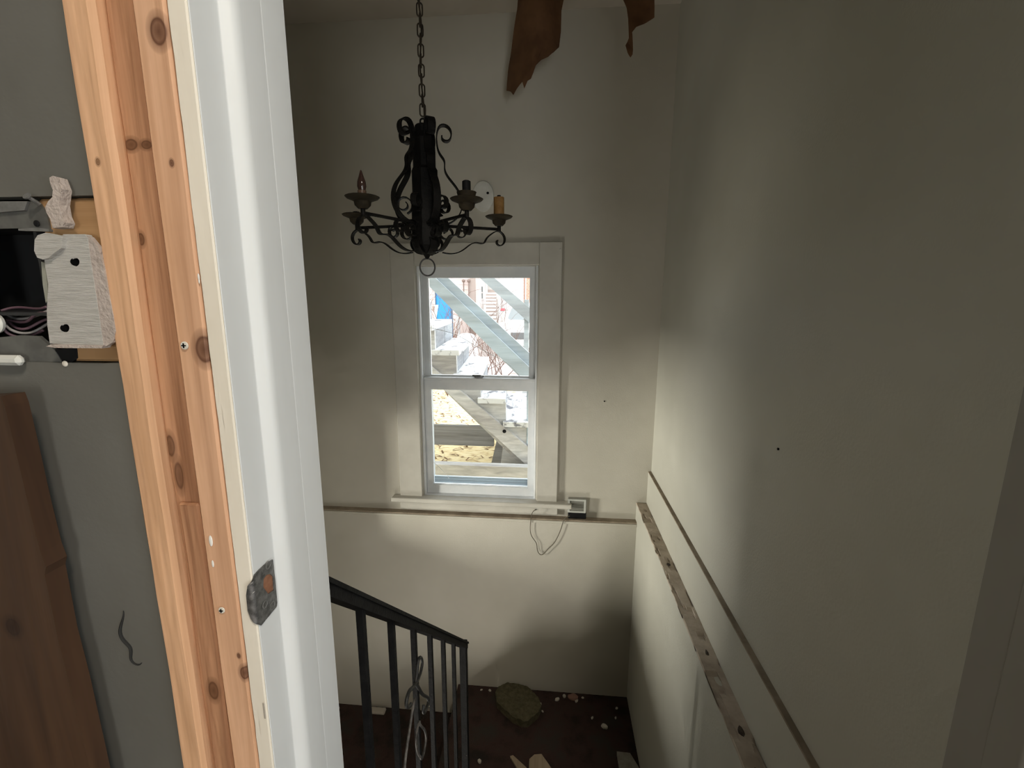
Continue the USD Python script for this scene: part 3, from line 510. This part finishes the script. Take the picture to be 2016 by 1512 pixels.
# ------------------------------------------------------------------ debris on the landing
def lump(rx, ry, rz_, seed, n=2, cut=.35):
    m = trimesh.creation.icosphere(n, 1.0); v = m.vertices; v *= (1 + cut * (meshkit.fbm(v * 1.7 + seed, 3, seed) - .5) * 2)[:, None]; v[:, 2] = np.clip(v[:, 2], -.6, .8); m.apply_scale([rx, ry, rz_]); m.apply_translation([0, 0, -m.bounds[0, 2]]); return m
pts = [(975, 1368), (982, 1356), (998, 1349), (1018, 1350), (1040, 1358), (1058, 1376), (1066, 1392), (1060, 1406), (1040, 1424), (1028, 1424), (1010, 1416), (990, 1398), (978, 1386)]
pq = [tuple(at(x, y, 2, ZF + .03)[:2]) for x, y in pts]
m = subdivided(flat(pq, ZF + .001, ZF + .045), .012); v = m.vertices; v[:, 2] += (meshkit.fbm(v * 40, 3, 5) - .3) * .02 * (v[:, 2] > ZF + .03)
ins = obj('insulation_chunk', m, surface('olive_foam', (.07, .062, .032), (.12, .105, .06), 40, .95, bump=.6, bump_scale=200)); tag(ins, 'torn olive slab of insulation lying on the dark landing', 'insulation')
CHIP = plain('plaster_white', (.50, .46, .40), .8); CHIP2 = plain('plaster_pink', (.30, .17, .13), .9)
first = None; rr = random.Random(4)
for x, y, where in ((1062, 1388, 'touching the right end of the olive insulation slab'), (1068, 1401, 'just below the right end of the olive insulation slab'), (948, 1358, 'nearest the railing end post by the back wall'), (965, 1357, 'between the railing end post and the insulation slab'),
    (1110, 1345, 'at the foot of the back wall left of the brick crumb'), (1146, 1357, 'at the foot of the back wall right of the brick crumb'), (1166, 1414, 'alone in the middle of the dark carpet'), (1212, 1414, 'lowest of the pair beside the right wall'), (1190, 1432, 'largest and nearest of those towards the right wall'),
    (1040, 1424, 'at the bottom tip of the olive insulation slab'), (1135, 1380, 'just below the brick crumb'), (1214, 1395, 'topmost beside the right wall'), (944, 1500, 'at the bottom of the picture beside the end post'), (1097, 1378, 'between the insulation slab and the brick crumb')):
    c = at(x, y, 2, ZF); lab = 'white plaster crumb ' + where
    if c[1] > YB - .075: c[1] = YB - .075
    s = 1.5 if x == 1190 else rr.uniform(.5, 1.2)
    if first is None:
        first = thing('plaster_crumb', lab, 'plaster crumb', 'plaster crumbs on the landing', loc=c, rz=20); obj('crumb', lump(.014, .010, .010, 3), CHIP, first)
    else: copy_of(first, c, rr.uniform(0, 360), label=lab, scale=(s, s, s * .8))
c = at(1128, 1376, 2, ZF); o = obj('brick_crumb', lump(.035, .022, .02, 8).apply_translation(c), CHIP2, smooth=30); tag(o, 'reddish brick crumb among the white plaster crumbs on the landing', 'rubble')
def board_on(z, pts, t, name, mat, label):
    q = [tuple(at(x, y, 2, z)[:2]) for x, y in pts]; o = obj(name, flat(q, z, z + t), mat); return tag(o, label, 'scrap')
PALE = wood('pale_scrap_wood', (.34, .28, .21), (.24, .19, .14), (60, 5, 60))
board_on(ZF + .001, [(1004, 1492), (1010, 1490), (1036, 1514), (1050, 1535), (1030, 1535)], .012, 'wood_splinter', PALE, 'narrow pale wood splinter at the bottom of the landing')
board_on(ZF + .001, [(1042, 1500), (1052, 1491), (1066, 1490), (1080, 1510), (1100, 1540), (1040, 1540)], .02, 'board_scrap', PALE, 'broad pale board scrap at the bottom of the landing')
board_on(ZF + .001, [(1214, 1485), (1240, 1488), (1256, 1514), (1268, 1540), (1222, 1540)], .02, 'plaster_sheet', surface('grey_plaster_sheet', (.24, .22, .19), (.32, .30, .26), 30, .9), 'grey plaster board scrap by the right wall at the bottom of the landing')
c = at(755, 1371, 2, ZL); c[1] = YB - .085; o = obj('plaster_strip', subdivided(box(c[0] - .05, c[0] + .06, c[1] - .02, c[1] + .025, ZL, ZL + .022, .006), .03), CHIP); tag(o, 'white plaster strip at the foot of the back wall behind the railing', 'plaster strip')
c = at(667, 1388, 2, ZL); o = obj('plaster_lump', lump(.02, .016, .018, 6).apply_translation([c[0], min(c[1], YB - .09), ZL]), CHIP); tag(o, 'white plaster lump on the lower landing beside the door jamb', 'plaster lump')

# ------------------------------------------------------------------ outside
GZ = -.30
GROUND = surface('straw_lawn', (.24, .15, .075), (.62, .50, .28), 10, .95, stretch=(1, 2.4, 1), bump=.4, bump_scale=18, detail=6, lo=.34, hi=.56, c3=(.70, .60, .37))
g = obj('ground', box(-30, 30, YB + .161, 70, GZ - .3, GZ), GROUND, kind='structure')
obj('yard', box(-25, 25, 8.2, 60, GZ - .01, GZ + .012), surface('bare_brown_yard', (.28, .23, .21), (.50, .44, .41), 5, .95, detail=7), kind='structure')
# dry grass: thin bent blades scattered over the lawn seen through the window (nobody could count them)
rg = random.Random(11)
bl = []
for i in range(2600):
    x = rg.uniform(-2.4, .2); y = rg.uniform(3.9, 8.5); L = rg.uniform(.05, .14); a = rg.gauss(0, .5) + (math.pi if rg.random() < .5 else 0); h = rg.uniform(.004, .03)
    p0 = np.array([x, y, GZ + .002]); d = np.array([math.cos(a), math.sin(a), 0]); w = np.array([-d[1], d[0], 0]) * (.011 if i % 3 == 1 else .003); L = L * (.6 if i % 3 == 1 else 1)
    V = [p0 - w, p0 + w, p0 + d * L * .5 + w * .8 + [0, 0, h], p0 + d * L * .5 - w * .8 + [0, 0, h], p0 + d * L + [0, 0, h * .5]]
    bl.append(np.array(V))
V = np.vstack(bl); Fc = np.vstack([np.array([[0, 1, 2], [0, 2, 3], [3, 2, 4]]) + 5 * i for i in range(len(bl))])
gi = np.arange(len(bl)) % 3
for kk, (nm, col) in enumerate((('pale', (.70, .56, .30)), ('brown', (.22, .13, .06)), ('tan', (.50, .36, .17)))):
    pass
keep = lambda k: trimesh.Trimesh(np.vstack([b for b, q in zip(bl, gi) if q == k]), np.vstack([np.array([[0, 1, 2], [0, 2, 3], [3, 2, 4]]) + 5 * i for i in range(int((gi == k).sum()))]), process=False)
o = obj('dry_grass', keep(0), plain('dry_grass_pale', (.70, .56, .30), .9)); tag(o, 'pale straw grass blades on the lawn below the outdoor stairs', 'grass', kind='stuff')
o = obj('dry_leaves', keep(1), plain('dry_leaf_brown', (.24, .16, .09), .9)); tag(o, 'dark brown leaf litter strewn over the straw lawn', 'leaf litter', kind='stuff')

GREYW = wood('weathered_grey_wood', (.58, .60, .63), (.36, .375, .40), (6, 60, 30), rough=.85)
GREYD = wood('dark_weathered_board', (.32, .335, .36), (.21, .22, .235), (3, 60, 60), rough=.85)
BLUEG = wood('blue_grey_painted_rail', (.44, .53, .62), (.35, .435, .52), (3, 50, 40), rough=.6)
BLUEF = wood('darkened_far_rail', (.36, .40, .43), (.28, .32, .35), (3, 50, 40), rough=.7)  # darker copy of the rail paint, offsets the stronger sky light back there
TREADM = surface('flaking_white_tread_paint', (.16, .16, .18), (.66, .67, .68), 11, .7, stretch=(1, .45, 1), detail=7, lo=.36, hi=.46)
RISERM = wood('grey_blue_riser', (.30, .33, .37), (.20, .22, .26), (40, 4, 40), rough=.8)
es = thing('outdoor_staircase', 'weathered grey wooden outdoor staircase with flaking white treads outside the window', 'staircase')
Yn, Yf = 3.70, 4.85
tr = [(-1.215, 1.035), (-.994, .834), (-.815, .635), (-.612, .436), (-.400, .238), (-.185, .04)]
SKEW = -.10
tr = [(-1.43, 1.235)] + tr
for i, (x, zt) in enumerate(tr):
    w = .232
    obj('tread', flat([(x, Yn - .05), (x + w, Yn - .05), (x + w + SKEW, Yf), (x + SKEW, Yf)], zt - .042, zt), TREADM, es)
    if i + 1 < len(tr):
        zn = tr[i + 1][1]; xr = tr[i + 1][0] + .015
        for ya, yb in ((Yn + .04, (Yn + Yf) / 2 - .008), ((Yn + Yf) / 2 + .008, Yf - .02)):
            f_ = lambda y: xr + SKEW * (y - Yn) / (Yf - Yn)
            obj('riser', flat([(f_(ya) - .02, ya), (f_(ya), ya), (f_(yb), yb), (f_(yb) - .02, yb)], zn, zt - .042), RISERM, es)
saw = []
for i, (x, zt) in enumerate(tr):
    saw += [(x + .02, zt - .043), (x + .205 if i + 1 == len(tr) else tr[i + 1][0] + .018, zt - .043)]
saw += [(.05, -.28), (-.12, -.28), (-1.43, 1.0)]
obj('sawtooth_stringer', prism(saw, Yn + .0, Yn + .04), GREYW, es)
a0, a1 = np.array(at(873.5, 766, 1, Yn - .04)), np.array(at(1031, 911, 1, Yn - .04)); b0, b1 = np.array(at(921.5, 782, 1, Yn - .04)), np.array(at(1039, 880, 1, Yn - .04))
ext = lambda p, q, t: tuple((p + (q - p) * t)[[0, 2]])
obj('stringer_plank', subdivided(prism([ext(a0, a1, -.55), ext(a0, a1, 1.22), ext(b0, b1, 1.35), ext(b0, b1, -1.05)], Yn - .04, Yn - .002), .25), GREYW, es)
c = at(993, 849, 1, Yn - .0405); obj('knot_hole', cyl(c + [0, .001, 0], c - [0, .003, 0], .016, 9), BLACK, es)
obj('cross_beam', box(-1.9, at(972, 855, 1, Yn + .17)[0], Yn + .17, Yn + .21, at(900, 877, 1, Yn + .17)[2], at(900, 838, 1, Yn + .17)[2], .003), GREYD, es)
obj('prop_post', pprism([(979, 862), (992, 862), (985, 918), (966, 918)], Yn + .12, .05), GREYD, es)
obj('skirt_board', pprism([(990, 884), (1200, 884), (1200, 917), (985, 917)], Yn + .06, .03), GREYW, es)
obj('front_beam', box(-2.2, 1.2, Yn - .14, Yn - .06, GZ, at(950, 917, 1, Yn - .14)[2], .004), GREYW, es)
l0, l1 = np.array(at(849, 568, 1, Yn - .04)), np.array(at(1033, 752, 1, Yn - .04)); u0, u1 = np.array(at(859, 549, 1, Yn - .04)), np.array(at(1038, 719, 1, Yn - .04))
obj('guard_rail', prism([ext(l0, l1, -.55), ext(l0, l1, 1.12), ext(u0, u1, 1.15), ext(u0, u1, -.5)], Yn - .04, Yn - .005), BLUEG, es)
v0, v1 = np.array(at(859, 551, 1, Yn)), np.array(at(1038, 721, 1, Yn)); w0, w1_ = np.array(at(884, 549, 1, Yn)), np.array(at(1031, 685, 1, Yn))
obj('guard_rail', prism([ext(v0, v1, -.5), ext(v0, v1, 1.12), ext(w0, w1_, 1.2), ext(w0, w1_, -.62)], Yn + .0, Yn + .035), BLUEG, es)
e0 = ext(l0, l1, 1.06)
obj('newel_post', box(e0[0] - .03, e0[0] + .06, Yn - .005, Yn + .085, GZ, e0[1] + .12, .004), BLUEG, es)
f0, f1, g0, g1 = [np.array(at(x, y, 1, Yf)) for x, y in ((975, 549), (1040, 604), (975, 575), (1031, 626))]
obj('guard_rail', prism([ext(f0, f1, -1.6), ext(f0, f1, 1.2), ext(g0, g1, 1.3), ext(g0, g1, -1.6)], Yf + .01, Yf + .045), BLUEF, es)
px0, px1 = at(1031.5, 650, 1, Yf + .05)[0], at(1041, 650, 1, Yf + .05)[0]
obj('far_post', box(px0, px1, Yf + .046, Yf + .10, GZ, at(1036, 590, 1, Yf)[2], .003), BLUEF, es)
obj('far_stringer', prism([(-1.55, .95), (-1.45, .95), (-.30, -.2), (-.30, -.3), (-.36, -.3), (-1.55, .75)], Yf - .04, Yf), GREYW, es)
obj('far_newel', box(-.32, -.22, Yf + .0, Yf + .09, GZ, .62), GREYW, es)

# bare shrubs behind the stairs
def shrub(name, base, h, spread, n, seed, mat, label):
    r = random.Random(seed); parts = []
    def grow(p, d, L, rad, lev):
        pts = [p]; q = p
        for _ in range(4):
            d = d + np.array([r.gauss(0, .16), r.gauss(0, .16), r.gauss(0, .08)]); d /= np.linalg.norm(d); q = q + d * L / 4; pts.append(q)
            if lev < 2 and r.random() < .75: grow(q, d + np.array([r.gauss(0, .6), r.gauss(0, .6), r.uniform(-.1, .4)]), L * .55, rad * .6, lev + 1)
        parts.append(tube(pts, np.linspace(rad, rad * .5, len(pts)), 4))
    for _ in range(n):
        d = np.array([r.gauss(0, spread), r.gauss(0, spread), 1.0]); d /= np.linalg.norm(d)
        grow(np.array(base) + [r.uniform(-.25, .25), r.uniform(-.2, .2), 0], d, h * r.uniform(.6, 1), .008, 0)
    o = obj(name, parts, mat); return tag(o, label, 'shrub')
TWIG = plain('bare_twig_bark', (.16, .095, .08), .9)
b = at(955, 735, 2, GZ); shrub('bare_shrub', (b[0] - .05, 7.2, GZ), 1.35, .30, 11, 3, TWIG, 'leafless brown shrub between the outdoor staircase and the houses')
shrub('bare_shrub', (-1.15, 9.0, GZ), 1.3, .38, 12, 8, TWIG, 'leafless shrub in front of the parked car')

# houses and yard far behind
def xr(px, Y): return at(px, 640, 1, Y)[0]
def zr(py, Y): return at(940, py, 1, Y)[2]
PINK = surface('pale_pink_siding', (.60, .49, .46), (.66, .55, .51), 2, .8); WHITES = surface('white_siding', (.66, .65, .65), (.72, .71, .71), 2, .7)
BRICK = usdkit.material(stage, LK + 'far_orange_brick', {'g': ('geometry', {}), 'm': ('mapping', {'rotation': (math.pi / 2, 0, 0)}), 'b': ('brick_texture', {'color1': (.62, .32, .22), 'color2': (.72, .42, .30), 'mortar': (.75, .66, .58), 'scale': 3.0, 'mortar_size': .02}), 'p': ('principled_bsdf', {'roughness': .9})},
    [('g.position', 'm.vector'), ('m.vector', 'b.vector'), ('b.color', 'p.base_color')], 'p.BSDF')
DARKG = plain('far_window_glass', (.20, .25, .25), .15); BROWNP = plain('brown_trim', (.34, .27, .24), .8)
Y1 = 16.0
h1 = thing('house', 'pale pink clapboard house behind the outdoor staircase at the left of the window', 'house')
obj('wall', box(-11, xr(929, Y1), Y1, Y1 + 2.3, GZ, 6.5), PINK, h1)
for i in range(40): obj('clapboard', box(-11.02, xr(929, Y1) + .01, Y1 - .018, Y1 + .002, GZ + .17 * i, GZ + .17 * i + .03), PINK, h1)
obj('roof', prism([(-11.4, 6.5), (xr(929, Y1) + .4, 6.5), (-6.8, 9.0)], Y1 - .3, Y1 + 2.35), BROWNP, h1)
for x in (914, 924): obj('porch_light_rod', [cyl([xr(x, Y1 - .1), Y1 - .1, zr(553, Y1)], [xr(x, Y1 - .1), Y1 - .1, zr(585, Y1)], .02, 6), trimesh.creation.icosphere(1, .06).apply_translation([xr(x, Y1 - .1), Y1 - .1, zr(553, Y1)])], plain(f'dark_rod_{x}', (.2, .14, .12), .6), h1)
obj('corner_board', box(xr(926, Y1 - .05), xr(936, Y1 - .05), Y1 - .06, Y1 + .1, GZ, 6.5), BROWNP, h1)
obj('porch_deck', box(xr(884, 14), xr(902, 14), 14, 15.99, GZ, zr(634, 14)), PINK, h1)
for i in range(4): obj('porch_step', box(xr(884, 14), xr(901, 14), 13.9 - .25 * i, 14.15 - .25 * i, GZ, zr(640, 14) - .16 * i), surface(f'pink_step_{i}', (.62, .50, .46), (.74, .62, .57), 8, .9), h1)
obj('porch_post', box(xr(899, 13.6), xr(904, 13.6), 13.6, 13.75, GZ, zr(622, 13.6)), plain('grey_post', (.42, .40, .39), .8), h1)
Y2 = 19.6
h2 = thing('house', 'white house with a dark four-pane window seen beside the wooden outdoor steps', 'house')
obj('wall', box(xr(930, Y2), xr(1013, Y2), Y2, Y2 + 6, GZ, 7.0), WHITES, h2)
obj('roof', prism([(xr(930, Y2) - .3, 7.0), (xr(1013, Y2) + .3, 7.0), ((xr(930, Y2) + xr(1013, Y2)) / 2, 9.0)], Y2 - .15, Y2 + 6.2), BROWNP, h2)
fx0, fx1, fz0, fz1 = xr(939, Y2), xr(953, Y2), zr(590, Y2), zr(562, Y2)
wf = obj('window_frame', prism([(fx0, fz0), (fx1, fz0), (fx1, fz1), (fx0, fz1)], Y2 - .05, Y2, [[(fx0 + .04, fz0 + .05), (fx1 - .04, fz0 + .05), (fx1 - .04, fz1 - .05), (fx0 + .04, fz1 - .05)]]), WHITES, h2)
zm = (fz0 + fz1) / 2
for a, c in ((fz0 + .05, zm - .03), (zm + .03, fz1 - .05)): obj('pane', box(fx0 + .04, fx1 - .04, Y2 - .02, Y2 - .005, a, c), DARKG, wf)
obj('window_rail', box(fx0 + .03, fx1 - .03, Y2 - .035, Y2 - .003, zm - .03, zm + .03), WHITES, wf)
obj('foundation', box(xr(934, Y2), xr(1013, Y2), Y2 - .08, Y2, GZ, zr(598, Y2)), plain('grey_foundation', (.55, .52, .50), .9), h2)
obj('door_frame', box(xr(990, Y2), xr(1011, Y2), Y2 - .1, Y2 - .001, zr(609, Y2), zr(564, Y2)), WHITES, h2)
obj('red_box', box(xr(985.5, Y2 - .5), xr(993, Y2 - .5), Y2 - .6, Y2 - .3, zr(611, Y2), zr(606.5, Y2)), plain('red_panel', (.6, .16, .18), .6), h2)
obj('stoop', [box(xr(984, Y2 - 1), xr(1018, Y2 - 1), Y2 - 1.0 - .3 * i, Y2 - .7 - .3 * i + (.7 if i == 0 else 0), GZ, zr(612, Y2) - .16 * i) for i in range(3)], plain('grey_stoop', (.60, .57, .55), .9), h2)
Y3 = 26.2
h3 = thing('house', 'orange brick house with white trim at the right of the window view', 'house')
obj('wall', box(xr(1006, Y3), 6, Y3, Y3 + 7, GZ, 7.5), BRICK, h3)
obj('roof', prism([(xr(1006, Y3) - .3, 7.5), (6.3, 7.5), (2, 10)], Y3 - .3, Y3 + 7.3), BROWNP, h3)
for x in (1016, 1033): obj('corner_trim', box(xr(x, Y3), xr(x + 2.5, Y3), Y3 - .06, Y3, GZ, 7.5), WHITES, h3)
obj('bracket', [prism([(xr(1034, Y3), zr(600, Y3)), (xr(1040, Y3), zr(588, Y3)), (xr(1041.5, Y3), zr(588, Y3)), (xr(1035.5, Y3), zr(601, Y3))], Y3 - .1, Y3 - .01)], WHITES, h3)
obj('window_hood', prism([(xr(998, Y3), zr(561, Y3)), (xr(1013, Y3), zr(549, Y3)), (xr(1016, Y3), zr(556, Y3)), (xr(1013, Y3), zr(561, Y3))], Y3 - .25, Y3 - .001), BROWNP, h3)
# wooden steps climbing to the white house
FARW = surface('far_grey_wood', (.42, .39, .37), (.60, .57, .54), 6, .9)
YS = 16.2
ws = thing('wooden_steps', 'grey wooden steps climbing towards the white house', 'steps')
n_ = 9
for i in range(n_):
    z = zr(630, 14) + (zr(576, YS) - zr(630, 14)) * i / (n_ - 1); y = 14.0 + .24 * i
    obj('tread', box(xr(955, y), xr(977, y), y, y + .27, z - .06, z), surface(f'far_tread_{i}', (.50, .47, .45), (.66, .63, .60), 9, .9), ws)
    obj('riser', box(xr(955, y), xr(977, y), y + .25, y + .27, z - .001, z + .1), BROWNP, ws)
for x, y, t, bt in ((953, 14.1, 600, 640), (977.5, 15.5, 574, 616), (982, 14.2, 581, 632), (957, 16, 548, 580)):
    obj('post', box(xr(x, y), xr(x + 3, y), y, y + .09, zr(bt + 12, y), zr(t, y)), WHITES if x > 980 else FARW, ws)
obj('side_panel', box(xr(956, 17), xr(985, 17), 17.0, 17.1, zr(577, 17), zr(545, 17) + .6), FARW, ws)
# blue box
YBx = 11.5
bb = thing('blue_panel', 'bright blue upright panel standing in front of the pink house', 'panel')
obj('sheet', box(xr(860, YBx), xr(888.5, YBx), YBx, YBx + .04, GZ + .1, zr(572, YBx)), plain('bright_blue', (.035, .26, .62), .5), bb)
obj('edge_post', [box(xr(888.5, YBx), xr(891, YBx), YBx - .03, YBx + .07, GZ, zr(570, YBx)), box(xr(858.5, YBx), xr(860, YBx), YBx - .03, YBx + .07, GZ, zr(575, YBx))], plain('dark_blue_post', (.08, .12, .18), .6), bb)
mp = thing('fence_post', 'pale leaning fence picket left of the blue panel', 'post')
obj('picket', pprism([(853, 620), (857, 600), (862, 600), (856, 640), (856, 706), (851, 706)], 11.0, .06), WHITES, mp)
obj('cap', pprism([(850, 603), (856, 603), (853.5, 612), (851.5, 612)], 11.0, .05), BROWNP, mp)
# white boulder-like tank and parked car
o = obj('white_tank', lathe([(0, 0), (.26, 0), (.29, .08), (.29, .5), (.24, .62), (.12, .68), (0, .69)], 20, (xr(918, 11.5), 11.5, GZ + .0)), WHITES, smooth=50); tag(o, 'white rounded tank standing behind the second step of the outdoor staircase', 'tank')
car = thing('parked_car', 'pale parked car behind the outdoor staircase, partly hidden by its rails', 'car', loc=((xr(983, 13) + xr(1034, 13)) / 2 + .55, 13.0, GZ), rz=0)
def rounded(pts, y0, y1, r): return prism(list(sg.Polygon(pts).buffer(-r).buffer(r, 6).exterior.coords)[:-1], y0, y1)
CARP = plain('pale_car_paint', (.74, .74, .72), .25, 0, .6)
obj('body', trimesh.util.concatenate([rounded([(-.86, .28), (.86, .28), (.86, .86), (.74, .95), (-.74, .95), (-.86, .86)], -1.0, 3.0, .08)]), CARP, car)
obj('cabin', rounded([(-.80, .85), (.80, .85), (.66, 1.30), (.52, 1.42), (-.52, 1.42), (-.66, 1.30)], .15, 2.4, .08), CARP, car)
obj('windshield', rounded([(-.70, .97), (.70, .97), (.58, 1.28), (.47, 1.36), (-.47, 1.36), (-.58, 1.28)], .13, .151, .05), plain('car_glass', (.30, .32, .33), .05, 0, .8), car)
obj('grille', box(-.5, .5, -1.02, -.99, .50, .68, .01), plain('car_grille', (.14, .14, .14), .5), car)
for x in (-.7, .7): obj('headlight', box(x - .14, x + .14, -1.02, -.98, .62, .78, .03), plain('headlight_%d' % (x > 0), (.7, .7, .7), .1), car)
for x in (-.78, .78):
    for y in (-.35, 2.3): obj('wheel', cyl([x - .1, y, .31], [x + .1, y, .31], .31, 20), BLACK, car)
obj('bumper', box(-.84, .84, -1.06, -.98, .30, .46, .03), plain('bumper_grey', (.45, .45, .44), .5), car)

# room behind the camera: walls with daylight windows
def wall_with_window(name, plane, c0, c1, z0, z1, lo, hi, wx):
    pts = [(lo, -.28), (hi, -.28), (hi, CZ + .1), (lo, CZ + .1)]; m = prism(pts, 0, .12, [[(c0, z0), (c1, z0), (c1, z1), (c0, z1)]])
    v = m.vertices.copy(); m.vertices = np.c_[v[:, 0], v[:, 1] + plane, v[:, 2]] if wx == 'y' else np.c_[v[:, 1] + plane, v[:, 0], v[:, 2]]; m.fix_normals()
    obj(name, m, PAINT_R, kind='structure')
wall_with_window('wall_room_back', -3.08, .60, 1.50, .35, 1.45, -2.2, 2.2, 'y')
wall_with_window('wall_room_right', 2.0, -1.65, -.35, .35, 1.65, -3.1, .37, 'x')
obj('wall_room_left', box(-2.12, -2.0, -3.1, .372, -.28, CZ + .1), PAINT_R, kind='structure')
for nm, fr, pn in (('window_2', [box(2.02, 2.07, -1.66, -.34, .35, .40), box(2.02, 2.07, -1.66, -.34, 1.60, 1.65), box(2.02, 2.07, -1.66, -1.61, .35, 1.65), box(2.02, 2.07, -.39, -.34, .35, 1.65), box(2.02, 2.07, -1.02, -.98, .35, 1.65)], box(2.04, 2.045, -1.63, -.37, .37, 1.63)),
                   ('window_3', [box(.59, 1.51, -3.05, -3.0, .35, .40), box(.59, 1.51, -3.05, -3.0, 1.40, 1.45), box(.59, .64, -3.05, -3.0, .35, 1.45), box(1.46, 1.51, -3.05, -3.0, .35, 1.45), box(.59, 1.51, -3.05, -3.0, .88, .92)], box(.62, 1.48, -3.03, -3.025, .37, 1.43))):
    w_ = thing(nm, kind='structure'); f_ = obj('frame', fr, TRIM, w_); obj('pane', pn, GLASS, f_)
lamp = thing('unseen_ceiling_lamp', 'flat square guessed ceiling lamp, unseen in the room behind the camera', 'lamp')
obj('shade', [box(.49, .79, -.85, -.55, 2.61, CZ - .001, .01)], WHITEP, lamp)
